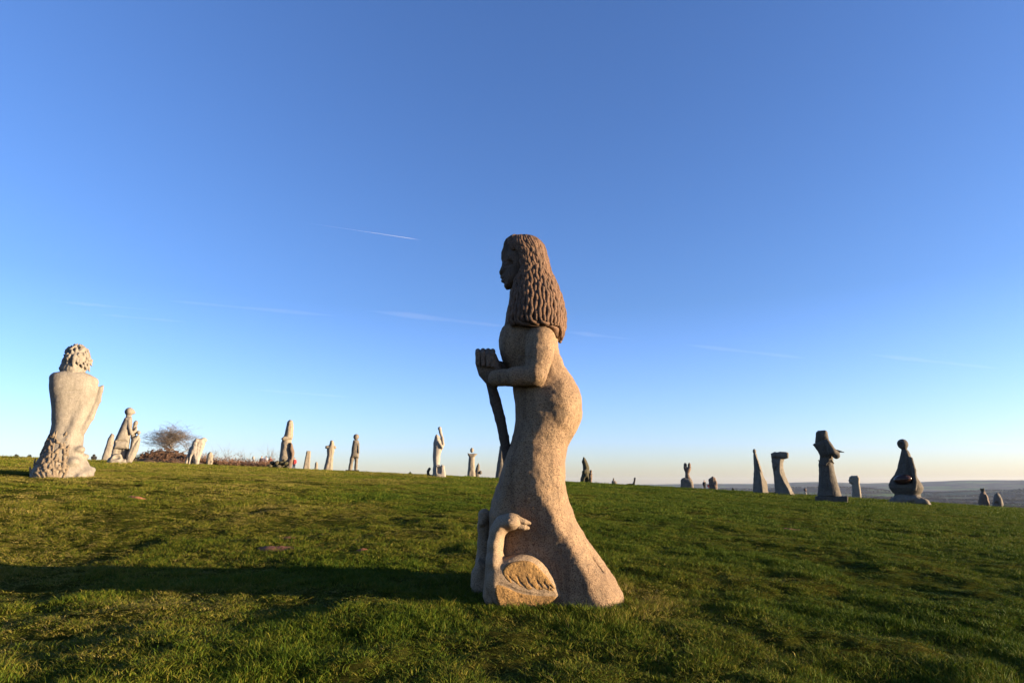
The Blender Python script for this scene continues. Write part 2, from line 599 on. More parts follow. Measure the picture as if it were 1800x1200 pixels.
        if rough:
            a, b, c, d = (V[Q[:, i]] for i in range(4))
            nf = np.cross(c - a, d - b)
            N = np.zeros_like(V)
            for i in range(4):
                np.add.at(N, Q[:, i], nf)
            N /= np.linalg.norm(N, axis=1)[:, None] + 1e-9
            amp = noise3(V, rs) * 1.0 + noise3(V, rs * 2.3, 3) * .6
            V = V + N * (amp * rough)[:, None]
        return link(name, quads_mesh(name, V, Q), mat, parent)

def thing(name, label, cat, loc, group=None):
    o = bpy.data.objects.new(name, None)
    scene.collection.objects.link(o)
    o.location = loc
    o.empty_display_size = .3
    o['label'] = label
    o['category'] = cat
    if group:
        o['group'] = group
    return o

STAT = 'carved granite statues on the hilltop lawn'
def statue(name, label, Y, u0, v0, cat='statue'):
    s = Sculpt(Y, u0, v0)
    o = thing(name, label, cat, s.loc(), STAT if cat == 'statue' else None)
    o.rotation_euler.z = -s.az
    return o

# ------------------------------------------------------------------ the large statue in front
YM = 7.72
def main_statue():
    root = statue('woman_statue', 'tall rose granite statue of a long-haired woman leaning on a staff, swan at her feet', YM, 960, 1062)
    S = lambda vox=.0125: Sculpt(YM, 960, 1062, vox)
    b = S()
    # torso, hips, thighs and the flaring train
    b.loft([(578, 884, 982, .32, .0), (600, 880, 980, .34, .0), (622, 884, 984, .33, .0), (645, 894, 992, .31, .0), (665, 900, 1005, .36, .0), (685, 902, 1015, .42, .0), (705, 905, 1020, .45, .0),
            (735, 907, 1018, .46, .0), (760, 903, 1008, .45, 0), (785, 896, 998, .43, 0), (812, 886, 993, .43, 0), (845, 877, 993, .46, 0), (880, 869, 996, .50, .0), (905, 864, 1006, .54, .0),
            (945, 880, 1000, .30, .0)], 2.15, smooth=.04)
    # flaring train: a flat cut face left of a slanting ridge, the sunlit face right of it
    b.loft([(862, 876, 990, .40, .0, 935), (880, 869, 996, .47, .0, 940), (905, 864, 1006, .53, .0, 953), (945, 858, 1031, .59, .0, 976), (985, 854, 1060, .63, .0, 999), (1015, 852, 1080, .65, .0, 1017),
            (1045, 850, 1096, .67, .0, 1034), (1090, 850, 1105, .67, .0, 1050)], 2.0, smooth=.03, k=.10)
    b.plane_cut((945, 884, -.47), (1040, 1062, -.65), (866, 1010, -.40), (845, 1100, -.9), (1045, 790, .0), .02)
    for u0, u1, v0, v1 in ((1026, 1058, 950, 1005), (1040, 1066, 985, 1030)):
        b.tube([(u0, v0, -.33, .8), ((u0 + u1) / 2, (v0 + v1) / 2, -.37, 1.6), (u1, v1, -.36, .8)], op='-', k=.05)
    # back of the knee, seat
    b.ell(985, 712, -.02, 33, 52, .42, 8, k=.12)
    b.ell(940, 838, -.28, 42, 62, .22, 8, k=.15)
    # chest
    b.ell(897, 610, -.12, 12, 24, .14, k=.14)
    b.ell(897, 610, .14, 12, 24, .14, k=.14)
    # neck
    b.tube([(918, 515, 0, 22), (922, 590, 0, 30)], k=.06)
    # near arm: shoulder, elbow, forearm
    b.tube([(950, 600, -.28, 27), (948, 628, -.40, 23), (942, 658, -.46, 18.5)], k=.012)
    b.tube([(942, 660, -.46, 15), (946, 668, -.46, 9)], k=.02)
    b.tube([(919, 592, -.36, 1.8), (921, 625, -.40, 2.6), (918, 641, -.42, 2)], op='-', k=.02)
    b.tube([(974, 618, -.36, 1.8), (966, 645, -.40, 2.4), (956, 668, -.42, 2)], op='-', k=.02)
    b.tube([(939, 660, -.46, 18), (905, 663, -.44, 16), (872, 664, -.33, 13.5)], k=.012)
    # far arm
    b.tube([(948, 605, .26, 27), (935, 650, .36, 22), (900, 655, .26, 18), (868, 655, .08, 16)], k=.05)
    b.build('figure', M['pink'], root, .016, 9)
    # clasped hands over the staff head
    hd = S(.0085)
    hd.poly([(836, 622), (848, 617), (872, 622), (880, 640), (880, 668), (872, 684), (856, 676), (842, 660), (836, 640)], .13, -.16, .8, k=.04)
    hd.tube([(882, 652, .02, 17), (862, 645, -.02, 15)], k=.04)
    for i, u in enumerate((841, 850, 859, 867)):
        hd.tube([(u, 617.5 + .6 * abs(i - 1.5), .04, 4.2), (u - 1, 616 + .6 * abs(i - 1.5), -.14, 4.5), (u - 1.5, 621 + i, -.285, 4.3), (u - 1, 640 + i, -.315, 3.6)], k=.004)
    hd.tube([(874, 650, -.27, 6.5), (866, 634, -.30, 6), (858, 626, -.29, 5)], k=.012)
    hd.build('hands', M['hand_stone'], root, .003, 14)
    b = S()
    # head and face in profile, turned to the left
    b.ell(915, 460, 0, 31, 42, .21, k=.03)
    b.poly([(908, 424), (886, 432), (881.5, 446), (881, 455), (884, 462), (881.5, 470), (877, 479.5), (879, 483), (883.5, 484.5), (882, 489.5), (885, 492), (883.5, 496), (887, 499), (886, 504), (890, 508.5), (902, 506), (918, 496)], .115, 0, .75, k=.03)
    b.ell(894, 462, -.145, 10, 4.5, .04, op='-', k=.03)
    b.ell(894, 462, .135, 10, 5, .04, op='-', k=.03)
    b.ell(894.5, 464, -.105, 7, 4, .035, k=.012)
    b.ell(894.5, 464, .105, 7, 4, .035, k=.012)
    b.ell(902, 483, -.10, 12, 14, .07, k=.04)
    b.ell(902, 483, .10, 12, 14, .07, k=.04)
    b.tube([(883.5, 487, -.06, 2.5), (882, 487, 0, 3), (883.5, 487, .06, 2.5)], k=.012)
    b.tube([(885, 494, -.05, 2.5), (883.5, 494, 0, 3), (885, 494, .05, 2.5)], k=.012)
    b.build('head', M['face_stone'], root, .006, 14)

    # hair: a mass with wavy ropes of stone running down from the parting
    h = S(.016)
    rows = [(415.5, 908, 930, .05, 0), (418.5, 899, 939, .12, 0), (425, 890, 948, .18, 0), (436, 889, 955, .225, 0), (455, 901, 960, .255, 0), (480, 904, 966, .27, 0), (505, 897, 978, .30, 0), (530, 892, 987, .37, 0), (555, 887, 992, .42, 0), (575, 884, 992, .44, 0), (583, 894, 990, .44, .0), (586, 950, 990, .40, .0), (597, 966, 986, .22, 0)]
    h.loft([(r[0], r[1] + 2.5, r[2] - 2.5, r[3] - .017, r[4]) for r in rows], 2.1, smooth=.02)
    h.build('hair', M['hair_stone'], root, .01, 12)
    hs = h
    Zr = np.array([hs.P(940, r[0])[2] for r in rows])[::-1]
    def prof(z):
        g = lambda k: np.interp(z, Zr, np.array(k)[::-1])
        xl = g([hs.P(r[1], r[0])[0] for r in rows])
        xr = g([hs.P(r[2], r[0])[0] for r in rows])
        return (xl + xr) / 2, (xr - xl) / 2, g([r[3] for r in rows])
    verts, faces = [], []
    ztop = hs.P(940, 417)[2]
    nst = 50
    for i in range(nst):
        ph = 2 * math.pi * i / nst
        front = math.cos(ph)                        # +1 towards the back (+x), -1 towards the face
        side = abs(math.sin(ph))
        if front < -.78:
            v0, v1 = 418, 448                        # short fringe above the brow
        elif front < -.35:
            v0, v1 = 418, 584 + random.uniform(-4, 2)
        else:
            v0, v1 = 417, 582 + random.uniform(-3, 3) + (13 if front > .75 else 0)
        z0, z1 = ztop - .0, hs.P(940, v1)[2]
        ns = max(5, int((z0 - z1) / .026))
        rad0 = random.uniform(.028, .035)
        p1, p2 = i * .35 + random.uniform(-.35, .35), random.uniform(0, 6.28)
        wl_ = random.uniform(.19, .25)
        ring = []
        for k in range(ns + 1):
            t = k / ns
            z = z0 + (z1 - z0) * t
            cx, ax_, ay_ = prof(z)
            wob = .05 * math.sin(6.283 * (z0 - z) / wl_ + p1) * min(1, t * 5) * .55
            a = ph + wob * (.3 / max(.1, ax_))
            if side > .25 and front < -.35:          # locks beside the face fall behind the cheek first
                zz = hs.P(940, 505)[2]
                a = a if z < zz else a + (.35 if math.sin(ph) > 0 else -.35) * min(1, (z - zz) / .2) * -1
            e = .95
            cxs, sns = math.cos(a), math.sin(a)
            bulge = 1 + .012 * math.sin(6.283 * (z0 - z) / (wl_ * .5) + p2)
            p = np.array([cx + ax_ * bulge * math.copysign(abs(cxs) ** e, cxs), ay_ * bulge * math.copysign(abs(sns) ** e, sns), z])
            rr = rad0 * (1 + .07 * math.sin(6.283 * (z0 - z) / (wl_ * .5) + p2)) * (1 if t < .9 else 1 - 3 * (t - .9)) * min(1, .35 + t * 5)
            ring.append((p, rr, a))
        base = len(verts)
        for j, (p, rr, a) in enumerate(ring):
            nrm = np.array([math.cos(a), math.sin(a), 0.])
            tang = ring[min(j + 1, ns)][0] - ring[max(j - 1, 0)][0]
            tang /= np.linalg.norm(tang) + 1e-9
            bi = np.cross(tang, nrm)
            bi /= np.linalg.norm(bi) + 1e-9
            nn = np.cross(bi, tang)
            for q in range(6):
                an = q * math.pi / 3
                verts.append(p + rr * (math.cos(an) * bi * 1.0 + math.sin(an) * nn * 1.15))
        for j in range(ns):
            for q in range(6):
                faces.append((base + j * 6 + q, base + j * 6 + (q + 1) % 6, base + (j + 1) * 6 + (q + 1) % 6, base + (j + 1) * 6 + q))
        faces.append(tuple(base + ns * 6 + q for q in range(6)))
    hair_ob = [c for c in root.children if c.name.startswith('hair')][0]
    obj('hair_locks', verts, faces, M['hair_stone'], hair_ob)

    # staff
    st = S(.010)
    st.tube([(862, 672, -.12, 8), (871, 705, -.12, 9.5), (879, 735, -.12, 9), (886, 768, -.12, 8.5), (892, 800, -.12, 9), (894, 830, -.10, 8)], k=.02)
    st.build('staff', M['staff_stone'], root, .006, 14)

    # near swan carved in relief against the skirt, its face turned a little to the right
    sl = .24
    W = lambda u, w0: w0 + sl * (u - 926) * .0066
    w = S(.010)
    w.poly([(870.0, 990.1), (874.0, 986.9), (878.5, 983.8), (883.7, 980.9), (889.4, 978.2), (895.6, 975.8), (902.0, 973.9), (908.5, 972.6), (915.1, 972.0), (921.9, 972.0), (928.4, 972.8), (934.6, 974.4), (940.6, 976.9), (946.4, 980.1), (951.9, 984.3), (957.3, 989.3), (962.5, 995.1), (967.5, 1001.9), (972.5, 1008.8), (977.3, 1015.9), (982.1, 1023.2), (986.9, 1030.8), (990.2, 1036.8), (992.0, 1041.5), (992.5, 1044.6), (991.5, 1046.4), (989.0, 1048.4), (985.0, 1050.6), (979.5, 1053.1), (972.5, 1055.9), (964.3, 1058.8), (954.9, 1061.9), (944.4, 1065.2), (932.6, 1068.8), (921.9, 1070.9), (912.1, 1071.6), (903.4, 1071.0), (895.6, 1069.0), (888.7, 1066.0), (882.6, 1062.0), (877.2, 1057.0), (872.8, 1051.0), (868.9, 1044.8), (865.6, 1038.4), (863.0, 1031.9), (861.0, 1025.1), (859.9, 1018.8), (859.6, 1013.0), (860.2, 1007.5), (861.8, 1002.5), (863.9, 998.0), (866.6, 993.8)], .30, -.40, .42, k=.02, slope=sl)
    w.tube([(870, 1030, -.42, 13), (870, 985, -.50, 13.5), (871, 955, -.46, 12), (875, 934, -.44, 12), (884, 920, -.44, 12.5), (896, 916, -.46, 13)], k=.05, fy=2.6)
    w.ell(900, 917, -.52, 17, 13.5, .19, 4, k=.03)
    w.tube([(889, 1015, W(889, -.705), 1.6), (905, 1028, W(905, -.708), 1.9), (925, 1036, W(925, -.708), 1.9), (955, 1041, W(955, -.708), 1.9), (982, 1043, W(982, -.70), 1.4)], op='-', k=.006)
    w.tube([(897, 913, -.705, 2.0), (901, 912.5, -.712, 2.4)], op='-', k=.004)
    w.poly([(891.9, 991.5), (897.1, 988.5), (902.6, 986.2), (908.4, 984.8), (914.4, 984.0), (920.6, 984.0), (926.4, 984.7), (931.6, 986.1), (936.4, 988.1), (940.6, 990.9), (944.8, 994.3), (949.0, 998.4), (953.0, 1003.2), (957.0, 1008.8), (961.0, 1014.2), (965.2, 1019.8), (969.4, 1025.2), (973.6, 1030.8), (974.3, 1034.7), (971.5, 1037.0), (965.0, 1037.9), (955.0, 1037.1), (945.5, 1036.0), (936.5, 1034.5), (928.0, 1032.6), (920.0, 1030.4), (912.7, 1027.8), (906.1, 1024.9), (900.1, 1021.8), (894.9, 1018.2), (890.7, 1014.6), (887.7, 1010.7), (885.9, 1006.6), (885.1, 1002.4), (885.9, 998.4), (888.1, 994.8)], .06, -.749, .3, op='-', k=.01, slope=sl)
    w.poly([(875.5, 1021.5), (880.5, 1022.5), (885.8, 1024.2), (891.2, 1026.6), (897.0, 1029.6), (903.0, 1033.4), (909.9, 1036.6), (917.6, 1039.4), (926.2, 1041.6), (935.8, 1043.4), (945.0, 1044.7), (954.0, 1045.7), (962.8, 1046.4), (971.2, 1046.6), (976.0, 1048.0), (977.0, 1050.5), (974.2, 1054.1), (967.8, 1058.9), (960.2, 1063.3), (951.5, 1067.4), (941.9, 1071.2), (931.1, 1074.8), (920.9, 1076.6), (911.1, 1076.9), (901.9, 1075.5), (893.1, 1072.5), (885.8, 1067.2), (880.0, 1059.8), (875.5, 1050.0), (872.5, 1038.0), (871.5, 1029.2), (872.5, 1023.8)], .06, -.749, .3, op='-', k=.01, slope=sl)
    sw = w.build('swan', M['swan_stone'], root, .006, 14)
    g = S(.008)
    g.poly([(891.2, 990.5), (896.8, 987.5), (902.4, 985.2), (908.3, 983.8), (914.4, 983.0), (920.6, 983.0), (926.5, 983.8), (931.8, 985.2), (936.8, 987.5), (941.2, 990.5), (945.6, 994.1), (949.9, 998.4), (954.0, 1003.2), (958.0, 1008.8), (962.1, 1014.3), (966.4, 1020.0), (970.8, 1025.6), (975.2, 1031.4), (976.0, 1035.5), (973.0, 1038.0), (966.2, 1038.9), (955.8, 1038.1), (945.9, 1037.0), (936.6, 1035.5), (928.0, 1033.6), (920.0, 1031.4), (912.6, 1028.8), (905.9, 1025.9), (899.8, 1022.8), (894.2, 1019.2), (889.9, 1015.4), (886.8, 1011.3), (884.9, 1006.9), (884.1, 1002.1), (885.0, 997.8), (887.3, 994.0)], .09, -.607, .3, slope=sl)
    for (a, c, m_) in (((893, 1010), (900, 1020), (911, 1028)), ((908, 1011), (914, 1023), (924, 1033)), ((925, 1013), (930, 1025), (940, 1035)), ((941, 1015), (947, 1026), (957, 1036)), ((953, 1019), (960, 1029), (969, 1037)), ((961, 1021), (969, 1031), (977, 1038))):
        g.tube([(a[0], a[1], W(a[0], -.695), .8), (c[0], c[1], W(c[0], -.697), 1.6), (m_[0], m_[1], W(m_[0], -.695), 1.0)], op='-', k=.003)
    g.build('wing', M['wing_stone'], sw, .008, 16)
    br = S(.008)
    br.poly([(874.9, 1021.5), (880.1, 1022.5), (885.6, 1024.1), (891.2, 1026.4), (897.0, 1029.2), (903.0, 1032.8), (909.9, 1035.8), (917.6, 1038.5), (926.2, 1040.6), (935.8, 1042.4), (945.1, 1043.7), (954.2, 1044.7), (963.1, 1045.4), (971.9, 1045.6), (976.7, 1047.1), (977.7, 1049.7), (974.9, 1053.5), (968.1, 1058.5), (960.4, 1063.1), (951.6, 1067.4), (941.9, 1071.2), (931.1, 1074.8), (920.8, 1076.6), (911.0, 1076.9), (901.5, 1075.5), (892.5, 1072.5), (885.0, 1067.2), (879.0, 1059.8), (874.5, 1050.0), (871.5, 1038.0), (870.5, 1029.2), (871.7, 1023.8)], .09, -.609, .3, slope=sl)
    br.build('breast', M['wing_stone'], sw, .008, 14)
    bk = S(.008)
    bk.tube([(911, 913.5, -.58, 6.5), (922, 917, -.58, 4.8), (931, 919, -.57, 2.6)], k=.006, fy=1.3)
    bk.tube([(911, 924, -.58, 6), (921, 926.5, -.58, 4.6), (928, 927.5, -.57, 2.8)], k=.003, fy=1.3)
    bk.build('beak', M['swan_stone'], sw, .002, 16)

    # second swan on the far side, mostly in shade
    z = S(.011)
    z.tube([(853, 908, .08, 10), (850, 925, .10, 10), (851, 955, .12, 11), (850, 985, .10, 14)], k=.04)
    z.tube([(851, 905, .06, 11), (847, 918, .02, 7)], k=.03)
    z.poly([(846, 975), (862, 985), (872, 1030), (868, 1075), (852, 1072), (838, 1045), (832, 1020), (834, 998)], .42, .30, .8, k=.05)
    z.poly([(858, 985), (880, 990), (880, 1075), (862, 1072), (852, 1040)], .30, -.36, .8, k=.06)
    z.build('swan', M['swan_stone'], root, .008, 14)
main_statue()

# ------------------------------------------------------------------ statue on the left, seen from behind
def left_statue():
    Y = 20.4
    root = statue('curly_haired_statue', 'large cream statue seen from behind with curly hair and leafy branches carved at its base', Y, 108, 836)
    S = lambda vox=.026: Sculpt(Y, 108, 836, vox)
    b = S()
    b.loft([(654, 112, 150, .30, 0), (658, 93, 164, .40, 0), (664, 86, 170, .46, 0), (685, 85, 170, .48, 0), (705, 88, 166, .46, 0), (725, 90, 159, .44, 0), (748, 90, 151, .45, 0),
            (765, 86, 148, .5, 0), (785, 78, 146, .58, 0), (800, 71, 149, .66, 0), (815, 62, 157, .74, 0), (830, 53, 165, .8, 0), (848, 50, 168, .82, 0)], 2.6, smooth=.03)
    b.tube([(134, 640, 0, 13), (132, 664, 0, 17)], k=.12)
    # near arm crossing to the raised hand on the right
    b.tube([(164, 672, -.15, 10), (152, 706, -.22, 9), (134, 738, -.35, 8), (119, 776, -.48, 7)], k=.10)
    b.tube([(170, 688, -.33, 2.4), (162, 708, -.40, 3.4), (150, 730, -.44, 3.6), (137, 752, -.50, 2.2)], op='-', k=.03)
    b.poly([(164, 692), (177, 692), (168, 722), (152, 756), (140, 752)], .22, .12, .5, k=.03)
    b.tube([(177, 684, -.10, 5.2), (171, 704, -.14, 6.6), (158, 734, -.2, 7.4), (144, 758, -.3, 7)], k=.05)
    b.tube([(177, 682, -.1, 4.6), (181, 678, -.1, 2.6)], k=.05)
    # carved line across the shoulders
    b.tube([(84, 686.5, -.34, 2), (92, 686.5, -.455, 1.9), (110, 687, -.482, 1.9), (140, 687, -.482, 1.9), (160, 686.5, -.45, 1.9)], op='-')
    # rough rock at the foot
    for u, v, w, r in ((150, 832, -.5, 14), (160, 826, .1, 9), (140, 838, -.7, 10), (128, 812, -.6, 13), (140, 790, -.45, 10), (150, 802, -.3, 7)):
        b.ell(u, v, w, r, r * .8, r * .018, k=.08)
    b.build('figure', M['cream'], root, .014, 6)
    h = S(.022)
    h.ell(135, 631, 0, 21.5, 24, .41, k=0)
    h.ell(113, 648, .05, 10, 8, .25, k=.1)
    h.ell(130, 647, -.02, 19, 8, .31, k=.08)
    for i in range(26):
        u = 108 + i * 1.7
        h.tube([(u, 640, -.36 + .0006 * (u - 130) ** 2, 2.2), (u - 1 + 2 * math.sin(i * 2.1), 648, -.36 + .0006 * (u - 130) ** 2, 2.8), (u - 2, 656 + 2 * math.sin(i * 1.7), -.36 + .0006 * (u - 130) ** 2, 1.4)], k=.01)
    rr = random.Random(4)
    for i in range(150):
        a, e = rr.uniform(0, 6.28), math.asin(rr.uniform(-.7, 1))
        du, dv, dw = math.cos(a) * math.cos(e), -math.sin(e), math.sin(a) * math.cos(e)
        u, v, w = 135 + 22.5 * du, 629 + 24.5 * dv, .435 * dw
        dx, dy = rr.uniform(-5, 5), rr.uniform(5, 10)
        h.tube([(u, v, w, 2.0), (u + dx * .5 + rr.uniform(-2, 2), v + dy * .5, w, 2.8), (u + dx, v + dy, w * .98, 1.6)], k=.008)
    h.build('hair', M['cream'], root, .012, 14)
    # leafy branches in relief
    l = S(.020)
    rr = random.Random(9)
    def wsurf(u, v):
        rowsv = [(755, .46, 87, 150), (785, .58, 78, 146), (815, .74, 62, 157), (835, .81, 52, 166)]
        hd = np.interp(v, [q[0] for q in rowsv], [q[1] for q in rowsv])
        ul = np.interp(v, [q[0] for q in rowsv], [q[2] for q in rowsv])
        ur = np.interp(v, [q[0] for q in rowsv], [q[3] for q in rowsv])
        s_ = min(.97, abs((u - (ul + ur) / 2) / ((ur - ul) / 2)))
        return -hd * (1 - s_ ** 2.6) ** (1 / 2.6)
    for bu, bv, tu, tv, bend in ((95, 838, 100, 757, -5), (85, 838, 88, 768, -6), (78, 838, 74, 790, -6), (104, 838, 112, 766, 5), (70, 838, 62, 806, -5), (112, 838, 120, 800, 4), (62, 838, 53, 820, -3), (90, 838, 80, 776, -9), (100, 838, 106, 780, -4)):
        pts = []
        for k in range(7):
            t = k / 6
            u = bu + (tu - bu) * t + bend * math.sin(t * 3.14)
            v = bv + (tv - bv) * t
            pts.append((u, v, wsurf(u, v), 2.6 - 1.2 * t))
        l.tube(pts, k=.03)
        for k in range(1, 7):
            u, v, w, r = pts[k]
            for sd in (-1, 1):
                if rr.random() < .7:
                    L_, up = rr.uniform(7, 13), rr.uniform(8, 14)
                    u2, v2 = u + sd * L_ * .75, v - up
                    if v2 < 757 or u2 > 122 or u2 < np.interp(v2, [755, 785, 815, 835], [88, 79, 63, 53]):
                        continue
                    um, vm = u + sd * L_ * .55, v - up * .35
                    l.tube([(u, v, w, 1.2), (um, vm, wsurf(um, vm) - .02, 3.0), (u2, v2, wsurf(u2, v2) - .01, 1.0)], k=.006)
    l.build('branch_relief', M['relief'], root, .008, 14)
left_statue()

# ------------------------------------------------------------------ the other statues, left to right
def group_of_three():
    Y = 37.0
    root = statue('man_and_children_statue', 'cream statue of a bald man in a short coat bending over two small figures', Y, 216, 815)
    S = lambda: Sculpt(Y, 216, 815, .034)
    b = S()
    b.poly([(219, 734), (231, 733), (233, 745), (229, 765), (228, 779), (200, 776), (209, 756)], .42, 0, .75, k=.05)
    b.ell(227.3, 723.3, 0, 8.4, 8.6, .29, -10, k=.05)
    b.tube([(233, 723, 0, 4), (236, 725, 0, 2.5)], k=.08)
    b.tube([(226, 731, 0, 5), (226, 738, 0, 6)], k=.06)
    b.poly([(200.5, 774), (227.5, 776), (227, 790), (199.5, 788)], .38, 0, .5, k=.0)
    b.poly([(199, 786), (228, 789), (224, 815), (193, 815)], .22, .18, .5, k=.04)
    b.tube([(203, 786, 0, 5), (200, 800, 0, 4.6), (199, 812, 0, 5)], k=.04)
    b.tube([(219, 787, 0, 4.6), (217, 800, 0, 4.2), (216, 812, 0, 5)], k=.04)
    b.tube([(227, 739, -.36, 3.6), (228, 752, -.42, 3.6), (231, 762, -.42, 3.2), (238, 757, -.3, 2.8), (240, 751, -.2, 2.2)], k=.04)
    b.build('figure', M['cream'], root, .02, 5)
    c = S()
    c.ell(238.5, 744, -.1, 4.4, 6.2, .17, -8, k=.04)
    c.tube([(237, 750, -.1, 4), (234, 768, -.1, 5)], k=.05)
    c.ell(243.5, 760, -.25, 4.2, 4.2, .17, k=.04)
    c.poly([(231, 770), (244, 764), (247, 772), (244, 788), (238, 802), (231, 814), (220, 814), (222, 800), (228, 788)], .36, -.1, .7, k=.05)
    c.tube([(245, 768, -.4, 1.6), (236, 780, -.47, 2), (228, 800, -.48, 1.6)], op='-', k=.04)
    c.build('child', M['cream'], root, .02, 5)
    r = S()
    r.poly([(186, 818), (190, 806), (198, 799), (206, 797), (213, 798), (217, 806), (223, 806), (225, 820), (188, 822)], .5, -.05, .8, k=.05)
    r.ell(206, 803, -.5, 7, 5, .15, 10, op='-', k=.08)
    r.build('rock_base', M['cream'], root, .05, 4)
group_of_three()

def poly_statue(name, label, Y, u0, v0, mat, parts, cat='statue', rough=.03, vox=None):
    """parts: (part name, material, [(kind, args...), ...])"""
    root = statue(name, label, Y, u0, v0, cat)
    for pn, pm, ops in parts:
        s = Sculpt(Y, u0, v0, vox)
        for o in ops:
            getattr(s, o[0])(*o[1], **(o[2] if len(o) > 2 else {}))
        s.build(pn, M[pm or mat], root, rough, 3.5)
    return root

P_ = lambda pts, hw, w=0, rnd=.6, **k: ('poly', (pts, hw, w, rnd), k)
E_ = lambda *a, **k: ('ell', a, k)
T_ = lambda pts, **k: ('tube', (pts,), k)

poly_statue('robed_slab_statue', 'narrow cream robed statue leaning just behind the coated man', 62, 183, 814, 'cream', [
    ('figure', None, [P_([(174, 819), (183, 792), (190, 770), (196, 761), (201, 765), (200, 778), (195, 800), (189, 819)], .42), E_(197, 767, 0, 3.6, 5, .25, 0, k=.1),
                      T_([(192, 776, -.42, .9), (189, 790, -.46, 1.2), (190, 799, -.44, .9)], op='-', k=.05)])])
poly_statue('dark_cross', 'small dark stone cross in the gap behind the curly-haired statue', 85, 165, 811, 'black', [
    ('shaft', None, [P_([(162.5, 815), (163, 798), (167.5, 798), (168, 815)], .25), P_([(160, 801.5), (170.5, 801.5), (170.5, 807), (160, 807)], .24), E_(165.3, 800, 0, 3, 2.6, .2)])], cat='cross')
poly_statue('many_headed_statue', 'pale lumpy statue with thin legs beside the bare tree', 64, 342, 817, 'white', [
    ('figure', None, [P_([(339, 776), (345, 771), (357, 770), (361, 780), (356, 792), (352, 806), (350, 821), (341, 821), (338, 800), (333, 796)], .5, 0, .7), E_(358.5, 773.5, 0, 5.4, 5, .32, k=.08), E_(345, 774, -.2, 4, 4, .3, k=.08),
                      T_([(336, 788, .1, 3.4), (330, 803, .1, 2.2), (326, 819, .1, 1.8)], k=.08), T_([(339, 792, -.3, 3), (334, 806, -.35, 1.8), (332, 819, -.35, 1.6)], k=.08), T_([(343, 795, .3, 3), (338, 808, .3, 1.8), (336, 819, .3, 1.7)], k=.08),
                      T_([(347, 778, -.5, 1.2), (345, 800, -.55, 1.5), (346, 818, -.55, 1)], op='-', k=.05), T_([(352, 780, -.5, 1), (349, 800, -.55, 1.3), (349, 815, -.5, 1)], op='-', k=.05), T_([(341, 783, -.55, 1.5), (352, 786, -.55, 1.4)], op='-', k=.06)])], rough=.07)
poly_statue('small_robed_statue', 'small pale statue with a lumpy head just right of the thin-legged one', 72, 369, 819, 'pale', [
    ('figure', None, [P_([(362.5, 823), (363, 806), (365, 798), (369, 793.5), (373, 795), (375, 803), (373, 810), (374, 823)], .38), E_(370, 798, 0, 3.8, 4.2, .26, k=.08), E_(372, 811, -.2, 3, 3, .25, k=.1)])], rough=.06)
poly_statue('white_column_figure', 'tiny pale figure on a post in front of the brown bracken', 78, 446, 821, 'white', [
    ('figure', None, [P_([(442.5, 825), (443, 814), (445, 808), (448, 808), (450, 814), (449.5, 825)], .3), E_(445.3, 804.5, 0, 2.2, 3.6, .17, k=.1)])])
poly_statue('hooded_pilgrim_statue', 'tall sunlit hooded statue with a kneeling figure, dark stones at its foot', 50, 503, 823, 'pale', [
    ('figure', None, [P_([(503.5, 748), (505, 741), (509.5, 737.5), (514, 739), (516, 746), (515, 769), (513, 772), (511, 790), (513, 805), (512, 828), (489, 828), (491, 806), (494.5, 777), (500, 764)], .48, 0, .75),
                      P_([(494.5, 771), (499, 767), (513, 769), (513.5, 772), (497, 774)], .55, 0, .5), T_([(509, 765, -.5, 1), (509.5, 750, -.5, 1.5), (511, 742, -.45, 1)], op='-', k=.06)]),
    ('kneeling_figure', 'rose', [P_([(510.5, 777), (514, 780), (517.5, 795), (516, 806), (513.5, 818), (512, 828), (503, 828), (506, 805), (508, 788)], .42, -.25, .75), E_(508, 800, -.6, 4, 8, .2, 10, op='-', k=.1)])])
poly_statue('square_stone_pillar', 'plain tapering stone pillar with a notch near its flat top', 80, 540, 824, 'pale', [
    ('shaft', None, [P_([(531.5, 829), (539, 792.2), (546.3, 792.2), (544.2, 829)], .42, 0, .25), T_([(537, 798, -.42, .5), (546, 798, -.42, .5)], op='-')])], cat='pillar')
poly_statue('tiny_hooded_statue', 'tiny hooded statue between the plain pillar and the cross-shaped statue', 92, 556, 825, 'pale', [
    ('figure', None, [P_([(552.3, 830), (553.6, 815), (555, 811.5), (557.5, 811.5), (559, 815), (558.3, 830)], .33), E_(556.3, 814, -.1, 2, 2.6, .2, k=.05)])])
poly_statue('cross_shaped_statue', 'cream statue shaped like a cross with short stubby arms', 62, 579, 826, 'pale', [
    ('figure', None, [P_([(579, 781), (581, 774), (585, 773.5), (587, 777), (588, 784), (587.8, 792), (586, 801), (584.5, 830), (567.5, 830), (573, 808), (575, 800), (574.5, 790), (577, 785)], .42, 0, .7),
                      P_([(571.7, 783.5), (577, 782.5), (590.5, 784), (591, 788), (577, 788.5), (571.7, 788)], .34, 0, .4, k=.03), T_([(582, 792, -.42, .7), (581, 806, -.44, 1), (579, 820, -.44, 1)], op='-', k=.05)])])
poly_statue('coated_man_statue', 'grey statue of a standing man in a long coat on a flat plinth', 56, 620, 827, 'grey', [
    ('figure', None, [E_(626, 767.5, 0, 5, 5.4, .29, k=.05), P_([(621, 773), (630, 773), (632, 781), (630.6, 805), (616.5, 804), (618.5, 786)], .36, 0, .7, k=.05), T_([(619, 804, 0, 3.6), (615, 828, 0, 3.6)], k=.05), T_([(626.5, 804, 0, 3.2), (625.5, 828, 0, 3)], k=.05),
                      T_([(630, 780, -.3, 1.6), (630.5, 795, -.36, 1.6)], k=.04)]),
    ('plinth', 'black', [P_([(607, 825.5), (631.5, 825.8), (631.5, 831), (607, 831)], .5, 0, .15)])])
